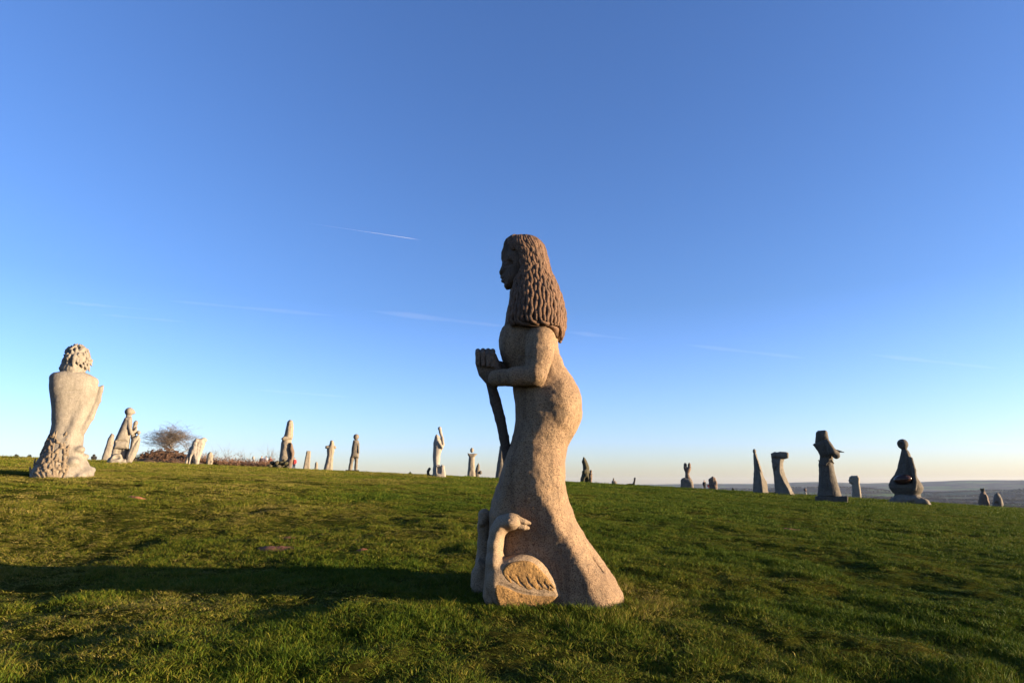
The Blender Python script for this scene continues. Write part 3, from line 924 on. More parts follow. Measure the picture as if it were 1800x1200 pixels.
poly_statue('arm_raised_statue', 'slim white statue holding a long curved object upright above its shoulder', 43, 768, 838, 'white', [
    ('figure', None, [P_([(764.5, 767), (767, 763), (772, 766), (776, 775), (778, 783), (776.5, 791), (774, 802), (773, 820), (774, 840), (759.5, 840), (761.5, 819), (761, 802), (762, 779)], .42, 0, .75),
                      T_([(772.8, 752.5, -.15, 3.2), (774.5, 760, -.15, 2.6), (777.5, 770, -.2, 2.5), (779, 781, -.25, 2.6), (776.5, 788, -.25, 2.4)], k=.05), T_([(771, 777, -.4, 2.2), (777, 786, -.42, 2.4)], k=.05)]),
    ('throne', 'white', [P_([(765, 842), (766.5, 816.5), (770, 818.5), (775, 818.5), (776, 816), (781, 818.5), (784.6, 842)], .42, -.45, .3), P_([(768, 820), (775.5, 820), (775.5, 832), (768, 832)], .2, -.95, .2, op='-')]),
    ('serpent', 'dark_grey', [T_([(755, 823.5, 0, 2.2), (752.5, 828, 0, 2.2), (752.6, 833.5, 0, 2.1), (756, 835.5, 0, 1.7), (762, 836, 0, 1.5)], k=.03)])], vox=.033)
poly_statue('wide_brim_statue', 'pale statue wearing a broad upturned hat brim like wings', 64, 829, 839, 'pale', [
    ('figure', None, [E_(829.5, 791, 0, 3.1, 4.4, .21, k=.04), P_([(821.6, 795.5), (826, 797.5), (833, 796.5), (839.6, 797.5), (836, 800.5), (834, 803), (824.5, 803), (823, 800)], .42, 0, .7, k=.03),
                      P_([(824.6, 801), (834.4, 801), (834.2, 810), (835, 824), (837, 845), (820, 845), (823, 820), (823.6, 808)], .38, 0, .7)])])
poly_statue('basket_carrier_statue', 'small grey statue hugging a round basket, right of the broad-brimmed one', 76, 840, 840, 'grey', [
    ('figure', None, [P_([(834.6, 846), (835, 828), (838, 818), (841, 813), (843.3, 817), (843.5, 826), (842.6, 846)], .36, 0, .7)]), ('basket', 'dark_grey', [E_(844.4, 830, -.15, 2.9, 3.4, .3, k=.03)])])
poly_statue('cone_shaped_statue', 'tall grey tapering statue partly hidden behind the near woman’s staff'.replace('’', "'"), 58, 879, 842, 'grey', [
    ('figure', None, [P_([(869.5, 847), (874, 815), (878.5, 786), (881, 781), (885, 782), (888, 815), (892, 847)], .5, 0, .7), E_(882, 786, 0, 3.6, 5, .26, k=.06)])])
poly_statue('pointed_mossy_statue', 'dark mossy statue with a pointed hood, small companion at its right side', 66, 1030, 852, 'mossy', [
    ('figure', None, [P_([(1025.7, 802), (1029, 806), (1032, 811), (1034, 816), (1035.8, 821), (1037, 831), (1037.6, 857), (1020, 857), (1020.6, 842), (1023.2, 832), (1025.2, 826), (1024.4, 817), (1023, 812)], .5, 0, .75), E_(1028, 829, -.45, 5, 4, .2, k=.1), E_(1031, 845, -.45, 3, 6, .25, op='-', k=.1)]),
    ('companion', 'rose', [E_(1038.8, 828, -.1, 2.2, 2.6, .17, k=.05), P_([(1036, 833), (1038.5, 830), (1041, 833), (1040.4, 857), (1036, 857)], .3, -.1, .7, k=.05)])], rough=.07)
poly_statue('small_seated_statue', 'tiny grey seated statue on the skyline right of the mossy one', 92, 1080, 853, 'grey', [
    ('figure', None, [E_(1078.5, 842, 0, 1.7, 2.2, .16, k=.06), P_([(1075.2, 845), (1078, 843.5), (1082.5, 845), (1084.5, 848), (1086, 858), (1075.6, 858)], .42, 0, .7, k=.06)])])
poly_statue('animal_statue', 'low dark long-necked animal statue lying on the skyline', 84, 1109, 855, 'black', [
    ('body', None, [P_([(1099.8, 850.5), (1105, 849.5), (1112, 849.5), (1114, 843), (1114.2, 839.3), (1117.6, 838.6), (1117.4, 842), (1116.3, 848), (1117, 860), (1100, 860)], .28, 0, .7)])], cat='statue')
poly_statue('two_headed_statue', 'rose statue with two heads side by side above a stout block', 70, 1208, 860, 'rose', [
    ('figure', None, [P_([(1204.3, 846), (1204.3, 830), (1202, 824), (1201.6, 819), (1207.4, 820.5), (1209, 820.5), (1215, 820), (1214, 826), (1211.4, 832), (1213.5, 839), (1217.5, 845)], .36, 0, .75, k=.02),
                      E_(1204.6, 817.5, 0, 2.9, 4.6, .24, k=.04), E_(1211.6, 817.5, 0, 2.7, 4.8, .24, -6, k=.04)]),
    ('block', 'grey', [P_([(1196.2, 866), (1196.6, 844), (1199, 840), (1204, 839), (1213, 841), (1218, 846), (1221, 866)], .52, 0, .55), T_([(1204.5, 846, -.52, .6), (1204.5, 864, -.52, .6)], op='-', k=.02)])])
poly_statue('rough_stele', 'rough squat standing stone with a person in red beside it', 96, 1254, 862, 'rose', [
    ('stone', None, [P_([(1245.3, 842), (1252.7, 836.8), (1257.6, 839.5), (1260.4, 848), (1262, 868), (1247.6, 868), (1246.4, 850)], .6, 0, .55), T_([(1256, 843, -.6, .7), (1258.5, 856, -.6, .9)], op='-', k=.05)])], cat='standing stone', rough=.09)
poly_statue('dark_spike_stone', 'small dark pointed stone leaning left on the skyline', 100, 1289, 863, 'black', [
    ('stone', None, [P_([(1286.4, 855.6), (1288.5, 857), (1291, 859), (1293.4, 868), (1288, 868), (1287, 862)], .3, 0, .6)])], cat='standing stone')

def ridge_statue(name, label, Y, u0, v0, mat, rows, extra=None, n=1.12, parts=()):
    root = statue(name, label, Y, u0, v0)
    s = Sculpt(Y, u0, v0)
    s.loft(rows, n, smooth=.03)
    if extra:
        extra(s)
    s.build('figure', M[mat], root, .03, 3.5)
    for pn, pm, f in parts:
        q = Sculpt(Y, u0, v0)
        f(q)
        q.build(pn, M[pm], root, .025, 3.5)
    return root
ridge_statue('slender_wedge_statue', 'slim wedge-shaped statue with a small round head, one side sunlit', 47, 1337, 867, 'grey',
    [(797, 1324, 1330, .22, 0, 1327), (805, 1324.2, 1332, .26, 0, 1330), (821, 1324.8, 1338, .32, 0, 1335), (840, 1324, 1344, .38, 0, 1337.5), (846, 1323.6, 1348, .42, 0, 1338.5), (872, 1323, 1352, .46, 0, 1341)],
    lambda s: (s.ell(1326.2, 793, 0, 3.2, 4.6, .17, k=.04), s.tube([(1330, 808, -.22, .7), (1335, 826, -.26, .9), (1344, 842, -.2, .9)], op='-', k=.05)))
ridge_statue('block_headed_statue', 'twisting statue with a long horizontal block for a head', 45, 1377, 869, 'grey',
    [(803, 1356.5, 1380, .30, 0, 1372), (812, 1357, 1377.5, .34, 0, 1371), (821, 1358, 1377, .36, 0, 1370), (832, 1359, 1380, .38, 0, 1371), (847, 1360.5, 1386, .42, 0, 1378), (860, 1361.5, 1392, .48, 0, 1386), (876, 1362.5, 1401, .52, 0, 1392)],
    lambda s: s.poly([(1355, 797), (1361, 794.5), (1364, 806), (1370, 815), (1360, 826), (1357, 812)], .34, 0, .5, k=.1),
    parts=[('head_block', 'grey', lambda s: (s.poly([(1355, 797), (1362, 793.8), (1366, 795), (1372, 793.4), (1382, 794.2), (1386.2, 796), (1386, 804.5), (1380, 806.5), (1363, 804.5), (1356, 806)], .36, -.02, .4), s.tube([(1362, 803.5, -.36, .6), (1376, 803, -.37, .6)], op='-')))])
poly_statue('small_bust_statue', 'tiny bust with a dark round head between the block-headed statue and the monk', 88, 1416, 872, 'white', [
    ('bust', None, [P_([(1413.6, 878), (1414, 866), (1416, 863.5), (1418, 866), (1420, 878)], .3, 0, .6)]), ('head', 'rose', [E_(1415.4, 860.6, 0, 2.9, 3.5, .23)])])

def monk():
    Y = 33.2
    root = statue('monk_statue', 'grey statue of a robed monk with bulky sleeves and big hood on a plinth', Y, 1461, 882)
    S = lambda: Sculpt(Y, 1461, 882, .030)
    b = S()
    b.loft([(798, 1442, 1464, .34, 0), (806, 1440.5, 1464.5, .36, 0), (816, 1438.5, 1465, .40, 0), (832, 1439.5, 1468, .43, 0), (845, 1439, 1471.5, .46, 0), (858, 1438, 1475.5, .50, 0), (872, 1436.5, 1480, .54, 0)], 2.3, smooth=.03)
    for u, u2 in ((1446, 1444), (1454, 1455), (1460, 1467)):
        b.tube([(u, 820, -.42, .6), (u2, 868, -.55, 1.3)], op='-', k=.06)
    b.poly([(1429, 781.5), (1434, 778), (1443, 772), (1456, 771), (1459, 776), (1458, 790), (1463, 806), (1443, 804), (1437, 792)], .48, 0, .75, k=.05)
    b.tube([(1455, 780, -.38, 6.5), (1463, 794, -.46, 7.5), (1470, 800, -.40, 6.5), (1471, 794, -.28, 4.5)], k=.05)
    b.tube([(1455, 780, .38, 6), (1463, 792, .42, 6), (1471, 795, .25, 5)], k=.05)
    b.tube([(1453, 782, -.62, .9), (1460, 797, -.74, 1.2), (1466, 804, -.66, .8)], op='-', k=.05)
    b.build('figure', M['dark_grey'], root, .022, 5)
    h = S()
    h.poly([(1434.6, 760), (1438, 756.6), (1451, 756), (1454.4, 758.5), (1457, 771), (1450, 777), (1438, 781), (1432.6, 778), (1433.6, 767)], .38, -.02, .75)
    h.build('hood', M['dark_grey'], root, .022, 5)
    t = S()
    t.tube([(1472, 792, -.28, 2.4), (1478, 793.4, -.28, 1.5), (1484, 794.6, -.28, .8)], k=.03)
    t.build('pointing_hand', M['dark_grey'], root, .008, 8)
    r = S()
    pts = [(1439.3, 809, -.10, 1.4), (1445, 815.5, -.38, 1.4), (1450, 817.5, -.45, 1.5), (1456, 811, -.45, 1.4), (1462, 808.5, -.38, 1.4), (1465.5, 814, -.1, 1.4)]
    r.tube(pts, k=.02)
    r.tube([(1451.5, 811, -.47, 1), (1452.4, 817, -.48, 1.1)], k=.02)
    r.build('rope_belt', M['dark_grey'], root, .006, 9)
    p = S()
    p.poly([(1433, 871.5), (1490, 871.5), (1490, 890), (1433, 890)], .56, .05, .06)
    p.tube([(1428, 874.5, -.50, .5), (1495, 874.5, -.50, .5)], op='-')
    p.build('plinth', M['dark_grey'], root, .02, 4)
monk()

poly_statue('head_profile_stele', 'pale stone post carved as a flat-topped head facing left', 70, 1503, 876, 'pale', [
    ('stone', None, [P_([(1496.7, 835.6), (1493.2, 838), (1492.4, 842), (1490.8, 844.4), (1492.5, 846), (1492.6, 849), (1497.3, 850.5), (1498, 863), (1497, 882), (1515.3, 882), (1513, 862), (1511, 850), (1511.3, 840), (1508, 835.5)], .5, 0, .45),
                     E_(1498, 842, -.5, 2.5, 1.6, .14, op='-', k=.05), T_([(1508, 838, -.5, .6), (1505.5, 850, -.52, .8), (1507, 880, -.52, .6)], op='-', k=.05)])])

def oval_statue():
    Y = 40.4
    root = statue('figure_with_oval_statue', 'smooth grey statue of a round-headed figure cradling a polished brown oval', Y, 1598, 884)
    S = lambda: Sculpt(Y, 1598, 884, .034)
    b = S()
    b.loft([(792, 1585, 1597, .20, 0), (797, 1583, 1600, .30, 0), (809, 1580, 1603, .36, 0), (823, 1577, 1607, .42, 0), (834, 1572, 1610.5, .5, 0), (842, 1565.5, 1614.5, .62, 0), (851, 1562, 1621, .72, 0),
            (857, 1562.5, 1624, .74, 0), (864, 1568, 1621.5, .66, 0), (868.5, 1573, 1618, .58, 0), (873, 1571, 1620, .60, 0)], 2.2, smooth=.02)
    b.ell(1586.8, 780.3, 0, 10.2, 10.6, .38, 0, k=.03)
    b.ell(1583, 782, -.33, 4.5, 6, .12, 0, op='-', k=.06)
    b.tube([(1589.5, 788, 0, 4.6), (1591, 797, 0, 6.5)], k=.1)
    b.tube([(1587, 800, -.34, 1.4), (1586, 815, -.42, 2.6), (1586, 830, -.50, 3)], op='-', k=.08)
    b.tube([(1594, 800, -.32, 1), (1596.5, 816, -.42, 1.6), (1597, 830, -.5, 1.6)], op='-', k=.06)
    b.ell(1587.5, 842.5, -.62, 17.5, 10.5, .26, 8, op='-', k=.06)
    b.tube([(1601, 806, -.30, 4), (1606, 826, -.46, 4.4), (1608.5, 846, -.66, 4), (1608, 860, -.70, 3)], k=.05)
    b.build('figure', M['dark_grey'], root, .014, 5)
    o = S()
    o.ell(1587.2, 842, -.70, 16.5, 9.4, .34, 8)
    o.build('polished_oval', M['polish'], root, .0, 5)
    r = S()
    r.poly([(1558, 888), (1562, 880), (1571, 872), (1580, 869), (1612, 869), (1619.5, 874), (1632, 880), (1638, 889)], .78, 0, .8, k=.05)
    for u, v, w in ((1600, 878, -.6), (1622, 882, -.5), (1570, 884, -.5)):
        r.ell(u, v, w, 9, 5, .3, 10, k=.1)
    r.build('rock_base', M['grey'], root, .07, 3.5)
oval_statue()
poly_statue('crowned_statue', 'brown seated statue with a flat crown near the right edge', 72, 1730, 891, 'rose', [
    ('figure', None, [P_([(1724.5, 862), (1731, 862), (1732, 865), (1736.5, 872), (1739.4, 884), (1740.3, 898), (1721, 898), (1719.8, 880), (1722.2, 869)], .5, 0, .75), T_([(1733, 869, -.45, 1.1), (1736, 880, -.5, 1.2), (1739, 888, -.45, 1)], k=.05)]),
    ('crown', 'mossy', [P_([(1722.2, 857.6), (1726, 858.2), (1730.2, 857), (1731, 863.5), (1724.3, 863.8)], .28, 0, .5)])], rough=.05)
poly_statue('hunched_statue', 'small grey hunched statue next to the crowned one at the right edge', 74, 1755, 893, 'grey', [
    ('figure', None, [P_([(1743.6, 889), (1747, 872), (1749, 866.5), (1753.5, 865), (1758, 869), (1761.6, 877), (1763.5, 885), (1766.8, 898), (1744, 898)], .46, 0, .75), E_(1751.5, 884, -.45, 4, 3, .2, op='-', k=.08)])], rough=.06)

def stone_heap():
    rr = random.Random(3)
    s = Sculpt(49, 489, 823)
    root = thing('stone_heap', "heap of dark stones and logs at the foot of the hooded statue", 'stone heap', s.loc())
    root.rotation_euler.z = -s.az
    for i, (u, v, r) in enumerate([(474, 819, 4.6), (481, 819, 5), (489, 820, 5), (497, 820, 5), (505, 821, 4), (478, 813.5, 4.2), (486, 813, 4.6), (494, 813.5, 4.8), (502, 814, 4.2), (499, 809, 3.4)]):
        q = Sculpt(49, 489, 823)
        q.ell(u, v, rr.uniform(-.5, .1), r * rr.uniform(.95, 1.2), r * rr.uniform(.7, .9), .26, rr.uniform(-25, 25))
        q.build('stone', M['mossy'], root, .07, 5)
stone_heap()

# ------------------------------------------------------------------ visitors
def person(Y, u, v, label, coat, trousers, hair, height=1.7, pose=0):
    x0, _ = trace(u, v, Y)
    z0 = float(base_z(x0, Y))
    root = thing('person', label, 'person', (x0, Y, z0), 'visitors on the hilltop')
    class Q(Sculpt):
        def __init__(s, vox=.03):
            s.vox = vox
            s.pr = []
        def P(s, x, z, w=0):
            return np.array([x, w, z], float)
        def L(s, v, px=1.0):
            return px
    k = height / 1.7
    a = Q()
    a.ell(0, 1.58 * k, 0, .085, .115, .10)
    a.tube([(0, 1.5 * k, 0, .05), (0, 1.3 * k, 0, .12), (0, .95 * k, 0, .13)], k=.05)
    for sd in (-1, 1):
        a.tube([(sd * .09, .92 * k, 0, .085), (sd * .10, .5 * k, -.02, .06), (sd * .11, .06, 0, .05)], k=.03)
        a.tube([(sd * .11, .05, .02, .045), (sd * .12, .04, -.12, .04)], k=.02)
        a.tube([(sd * .19, 1.36 * k, 0, .055), (sd * .25, 1.08 * k, .0, .045), (sd * (.22 - .1 * pose), .86 * k, -.10 - .1 * pose, .04)], k=.03)
    a.build('body', skin_m, root)
    c = Q()
    c.loft([(.80 * k, -.20, .20, .16, 0), (1.0 * k, -.19, .19, .155, 0), (1.3 * k, -.21, .21, .15, 0), (1.43 * k, -.13, .13, .11, 0)], 2.2, smooth=.02)
    for sd in (-1, 1):
        c.tube([(sd * .19, 1.36 * k, 0, .075), (sd * .25, 1.08 * k, 0, .065), (sd * (.23 - .08 * pose), .90 * k, -.08 - .08 * pose, .055)], k=.04)
    c.build('jacket', coat, root)
    t = Q()
    for sd in (-1, 1):
        t.tube([(sd * .09, .92 * k, 0, .105), (sd * .10, .5 * k, -.02, .08), (sd * .11, .12, 0, .065)], k=.03)
    t.build('trousers', trousers, root)
    h = Q()
    h.ell(0, 1.62 * k, .025, .098, .10, .105)
    h.build('hair', hair, root)
    return root
skin_m = plain('skin', (.45, .28, .2), .1)
cloth = {n: plain(n + '_cloth', c, .15, 20) for n, c in (('white', (.7, .68, .66)), ('navy', (.03, .035, .06)), ('dark_red', (.28, .03, .03)), ('black', (.02, .02, .022)), ('red', (.45, .05, .04)), ('denim', (.06, .08, .14)), ('grey', (.2, .2, .21)))}
hair_m = {n: plain(n + '_hair', c, .2, 20) for n, c in (('brown', (.06, .035, .02)), ('grey', (.3, .28, .26)))}
person(86, 458.5, 822, 'person in a dark navy coat, leftmost by the stone heap', cloth['navy'], cloth['black'], hair_m['brown'])
person(84, 466, 822, 'person in a white jacket between two darker-clad visitors', cloth['white'], cloth['navy'], hair_m['brown'], 1.68)
person(88, 474, 822, 'person in a red and dark jacket, right of the white jacket', cloth['dark_red'], cloth['black'], hair_m['brown'], 1.72)
person(84, 516.5, 823, 'person in a dark red jacket right of the hooded statue', cloth['dark_red'], cloth['navy'], hair_m['brown'], 1.65)
person(104, 1239, 862, 'person in dark clothes standing left of the rough squat stone', cloth['black'], cloth['black'], hair_m['brown'], 1.72)
person(98, 1247.5, 862, 'person in a red jacket bending by the rough squat stone', cloth['red'], cloth['grey'], hair_m['grey'], 1.15, 1)


# ------------------------------------------------------------------ mound, bare trees, bracken and brambles
def tube_mesh(segs, sides=4):
    V, Fc = [], []
    for a, b, ra, rb in segs:
        d = (b - a)
        L = d.length
        if L < 1e-6:
            continue
        d = d / L
        x = d.orthogonal().normalized()
        y = d.cross(x)
        n = len(V)
        for p, r in ((a, ra), (b, rb)):
            for i in range(sides):
                t = 6.2832 * i / sides
                V.append(p + (x * math.cos(t) + y * math.sin(t)) * r)
        for i in range(sides):
            j = (i + 1) % sides
            Fc.append((n + i, n + j, n + sides + j, n + sides + i))
    return V, Fc

bark_m = plain('winter_bark', (.10, .08, .06), .35, 12, .9, .4)
twig_m = plain('winter_twigs', (.11, .085, .065), .35, 6, .9)

def bare_tree(loc, height, spread, seed, label, levels=6, trunk_r=.17):
    rr = random.Random(seed)
    root = thing('bare_tree', label, 'tree', loc, 'leafless trees on the mound')
    trunk, twigs = [], []
    def grow(p, d, L, r, lv):
        steps = 3
        for i in range(steps):
            d2 = (d + Vector((rr.gauss(0, .16), rr.gauss(0, .16), rr.gauss(.03, .10)))).normalized()
            q = p + d2 * (L / steps)
            r2 = r * .88
            (trunk if lv < 3 else twigs).append((p, q, r, r2))
            p, d, r = q, d2, r2
            if lv >= 1 and lv < levels and rr.random() < .72:
                side = Vector((rr.gauss(0, 1), rr.gauss(0, 1), rr.gauss(.15, .5)))
                nd = (d * .75 + (side - d * side.dot(d)).normalized() * rr.uniform(.5, .95)).normalized()
                grow(p, nd, L * rr.uniform(.55, .8), max(.006, r * .6), lv + 1)
        if lv < levels:
            for k in range(3 if lv < 2 else 2):
                a = rr.uniform(0, 6.28)
                o = Vector((math.cos(a) * spread, math.sin(a) * spread, rr.uniform(.1, .75)))
                nd = (d * .8 + o * rr.uniform(.4, .8)).normalized()
                grow(p, nd, L * rr.uniform(.76, .96), max(.006, r * .72), lv + 1)
    root.scale = (1.45, 1.45, 1)
    grow(Vector((0, 0, -.2)), Vector((0, 0, 1)), height * .19, trunk_r, 0)
    obj('trunk', *tube_mesh(trunk, 7), bark_m, root)
    obj('crown', *tube_mesh(twigs, 3), twig_m, root, False)['kind'] = 'stuff'
    return root

# the mound (an old earthwork) behind the lawn
MX, MY = trace(292, 812, 74)[0], 74.0
MZ = float(base_z(MX, MY))
def mound_h(x, y):
    d = np.sqrt(((x - MX) / 4.6) ** 2 + ((y - MY) / 5.0) ** 2)
    return np.clip(1 - d, 0, 1) ** .8 * 1.7 + np.clip(1 - d, 0, 1) ** .5 * vnoise(x * .9, y * .9, 21) * .5
gx, gy = np.meshgrid(np.linspace(MX - 5, MX + 5, 70), np.linspace(MY - 5.4, MY + 5.4, 60))
mo = link('mound', grid_mesh('mound', gx - MX, gy - MY, base_z(gx, gy) - MZ - .12 + mound_h(gx, gy)), plain('bracken_earth', (.07, .042, .022), .5, 3, .95, .8))
mo.location = (MX, MY, MZ)
mo['kind'] = 'structure'

bare_tree((MX - .2, MY, MZ + 1.0), 6.2, 3.0, 8, 'wide bare winter tree on the brown mound', 6, .15)
tx = trace(318, 812, 78)[0]
bare_tree((tx, 78, float(base_z(tx, 78)) + .5), 6.0, 2.2, 12, 'bare tree behind the first one, right side of the mound', 5, .11)

def stem_patch(name, label, uv, Ys, n, hmin, hmax, mats, seed, cat='bracken', nb=5, spread=.35):
    """a thicket of dead fern and bramble stems with small leaf flakes"""
    rr = random.Random(seed)
    V, Fc = [], []
    c = None
    for i in range(n):
        u = rr.uniform(*uv)
        Y = rr.uniform(*Ys)
        x = trace(u, 815, Y)[0]
        z = float(base_z(x, Y) + mound_h(np.array(x), np.array(Y)))
        if c is None:
            c = Vector((trace((uv[0] + uv[1]) / 2, 815, sum(Ys) / 2)[0], sum(Ys) / 2, 0))
            c.z = float(base_z(c.x, c.y))
        p = Vector((x, Y, z)) - c
        h = rr.uniform(hmin, hmax) * (.6 + .8 * (vnoise(np.array(x * .7), np.array(Y * .7), seed) + .5))
        for k in range(nb):
            d = Vector((rr.gauss(0, spread), rr.gauss(0, spread), 1)).normalized()
            L = h * rr.uniform(.5, 1)
            q = p + d * L
            sd = d.orthogonal().normalized() * rr.uniform(.006, .016)
            b0 = len(V)
            V += [p - sd, p + sd, q]
            Fc.append((b0, b0 + 1, b0 + 2))
            for m in range(5):
                o = p + d * L * rr.uniform(.25, 1)
                a, b = Vector((rr.gauss(0, 1), rr.gauss(0, 1), rr.gauss(0, .8))).normalized(), Vector((rr.gauss(0, 1), rr.gauss(0, 1), rr.gauss(0, .8))).normalized()
                s = rr.uniform(.05, .13)
                b0 = len(V)
                V += [o, o + a * s, o + (a + b) * s * .7, o + b * s * .6]
                Fc.append((b0, b0 + 1, b0 + 2, b0 + 3))
    o = obj(name, V, Fc, mats, None, False)
    o.location = c
    o['label'] = label
    o['category'] = cat
    o['kind'] = 'stuff'
    return o
rust_m = plain('dead_bracken', (.125, .066, .036), .45, 1.5, .9)
brown_m = plain('dark_bracken', (.085, .045, .025), .45, 1.5, .9)
stem_patch('bracken', 'dark brown dead bracken covering the mound', (245, 345), (70, 78), 420, .2, .42, brown_m, 2)
stem_patch('bracken', 'rust-brown bracken strip along the skyline right of the mound', (335, 486), (76, 84), 800, .7, 1.5, rust_m, 6)

def shrub(u, Y, h, seed, label):
    rr = random.Random(seed)
    x = trace(u, 815, Y)[0]
    root = thing('bare_shrub', label, 'shrub', (x, Y, float(base_z(x, Y) + mound_h(np.array(x), np.array(Y)))), 'leafless shrubs by the mound')
    st, tw = [], []
    def grow(p, d, L, r, lv):
        for i in range(3):
            d = (d + Vector((rr.gauss(0, .14), rr.gauss(0, .14), .05))).normalized()
            q = p + d * L / 3
            (st if lv == 0 else tw).append((p, q, r, r * .85))
            p, r = q, r * .85
            if lv < 3:
                nd = (d + Vector((rr.gauss(0, .5), rr.gauss(0, .5), rr.gauss(.1, .3)))).normalized()
                grow(p, nd, L * rr.uniform(.45, .7), max(.005, r * .6), lv + 1)
    for k in range(5):
        grow(Vector((rr.gauss(0, .1), rr.gauss(0, .1), -.1)), Vector((rr.gauss(0, .35), rr.gauss(0, .35), 1)).normalized(), h * .75, .022, 0)
    obj('stem', *tube_mesh(st, 4), bark_m, root)
    obj('twigs', *tube_mesh(tw, 3), twig_m, root, False)['kind'] = 'stuff'
for i, (u, Y, h, lb) in enumerate([(262, 76, 1.3, 'thin bare shrub at the left foot of the mound'), (378, 80, 1.9, 'bare shrub just right of the small pale statue'), (404, 82, 2.2, 'taller bare shrub standing alone in the rusty bracken'),
                                   (431, 82, 1.9, 'bare shrub left of the tiny white figure'), (472, 82, 2.3, 'bare shrub rising behind the group of visitors'), (481, 84, 2.0, 'bare shrub at the right end of the bracken strip')]):
    shrub(u, Y, h, 30 + i, lb)

# low dark bushes just breaking the skyline at far left and left of centre
leaf_m = plain('dark_evergreen', (.02, .026, .012), .4, 6, .9)
def bush(u, v, Y, w, h, label, seed):
    rr = random.Random(seed)
    x = trace(u, v, Y)[0]
    root = thing('low_bush', label, 'bush', (x, Y, float(base_z(x, Y))), 'low bushes on the skyline')
    V, Fc = [], []
    for i in range(260):
        d = Vector((rr.gauss(0, 1), rr.gauss(0, 1), rr.gauss(0, 1))).normalized() * rr.random() ** .35
        o = Vector((d.x * w, d.y * w, h * .5 + d.z * h * .55))
        a, b = Vector((rr.gauss(0, 1), rr.gauss(0, 1), rr.gauss(0, 1))).normalized(), Vector((rr.gauss(0, 1), rr.gauss(0, 1), rr.gauss(0, 1))).normalized()
        n = len(V)
        V += [o, o + a * .09, o + (a + b) * .07, o + b * .07]
        Fc.append((n, n + 1, n + 2, n + 3))
    obj('leaves', V, Fc, leaf_m, root, False)
    st = [(Vector((0, 0, -.1)), Vector((rr.gauss(0, w * .5), rr.gauss(0, w * .5), h * .8)), .03, .01) for k in range(6)]
    obj('stem', *tube_mesh(st, 4), bark_m, root)
bush(27, 808, 88, .28, .5, 'leftmost tiny dark bush on the skyline', 1)
bush(51, 808, 88, .26, .55, 'tiny dark bush on the skyline touching the curly-haired statue', 2)
bush(721, 833, 70, .12, .3, 'tiny dark bush on the skyline left of the slim white statue', 3)
bush(233, 813, 60, .55, .9, 'dark bush half hidden right of the coated man group', 4)


# ------------------------------------------------------------------ grass: tufts scattered over the lawn
def grass_material():
    m, n, l, b = new_mat('grass_blades')
    at = n.new('ShaderNodeAttribute')
    at.attribute_type = 'INSTANCER'
    at.attribute_name = 'tint'
    bl = n.new('ShaderNodeAttribute')
    bl.attribute_name = 'blade'
    f = math_node(n, l, 'ADD', math_node(n, l, 'MULTIPLY', at.outputs['Fac'], .66), math_node(n, l, 'MULTIPLY', bl.outputs['Fac'], .42))
    c = ramp(n, l, f, [(0, (.017, .040, .002)), (.3, (.050, .082, .005)), (.55, (.092, .102, .008)), (.78, (.145, .12, .018)), (1, (.26, .20, .06))])
    l.new(c, b.inputs['Base Color'])
    b.inputs['Roughness'].default_value = .7
    b.inputs['Specular IOR Level'].default_value = .08
    tr = n.new('ShaderNodeBsdfTranslucent')
    l.new(c, tr.inputs['Color'])
    mx = n.new('ShaderNodeMixShader')
    mx.inputs[0].default_value = .2
    l.new(b.outputs[0], mx.inputs[1])
    l.new(tr.outputs[0], mx.inputs[2])
    l.new(mx.outputs[0], n['Material Output'].inputs['Surface'])
    return m
grass_m = grass_material()
tufts = bpy.data.collections.new('grass_tufts')

def tuft(seed, nb, rad, hmin, hmax, wid, lean):
    rr = random.Random(seed)
    V, Fc, T = [], [], []
    for i in range(nb):
        a = rr.uniform(0, 6.283)
        r = rad * math.sqrt(rr.random())
        p = Vector((math.cos(a) * r, math.sin(a) * r, -.015))
        h = rr.uniform(hmin, hmax) * (1.1 - .5 * (r / rad) ** 2)
        a2 = a + rr.gauss(0, 1.1)
        ln = Vector((math.cos(a2), math.sin(a2), 0)) * h * abs(rr.gauss(lean, lean * .5))
        sd = Vector((rr.gauss(0, 1), rr.gauss(0, 1), 0)).normalized() * wid * rr.uniform(.6, 1.2)
        m = p + Vector((0, 0, h * .6)) + ln * .35
        t = p + Vector((0, 0, h * rr.uniform(.8, 1))) + ln
        k = len(V)
        V += [p - sd, p + sd, m + sd * .8, m - sd * .8, t]
        Fc += [(k, k + 1, k + 2, k + 3), (k + 3, k + 2, k + 4)]
        T += [rr.random() ** 1.6 if rr.random() < .8 else 1.0] * 5
    me = bpy.data.meshes.new('grass_tuft')
    me.from_pydata(V, [], Fc)
    at = me.attributes.new('blade', 'FLOAT', 'POINT')
    at.data.foreach_set('value', T)
    me.materials.append(grass_m)
    o = bpy.data.objects.new('grass_tuft_%02d' % seed, me)
    tufts.objects.link(o)
for s in range(6):
    tuft(s, 48, .105, .022, .078, .0031, .85)          # fine, near
for s in range(6, 10):
    tuft(s, 70, .22, .035, .08, .005, .7)             # coarser, middle
for s in range(10, 13):
    tuft(s, 60, .45, .035, .075, .011, .6)               # far

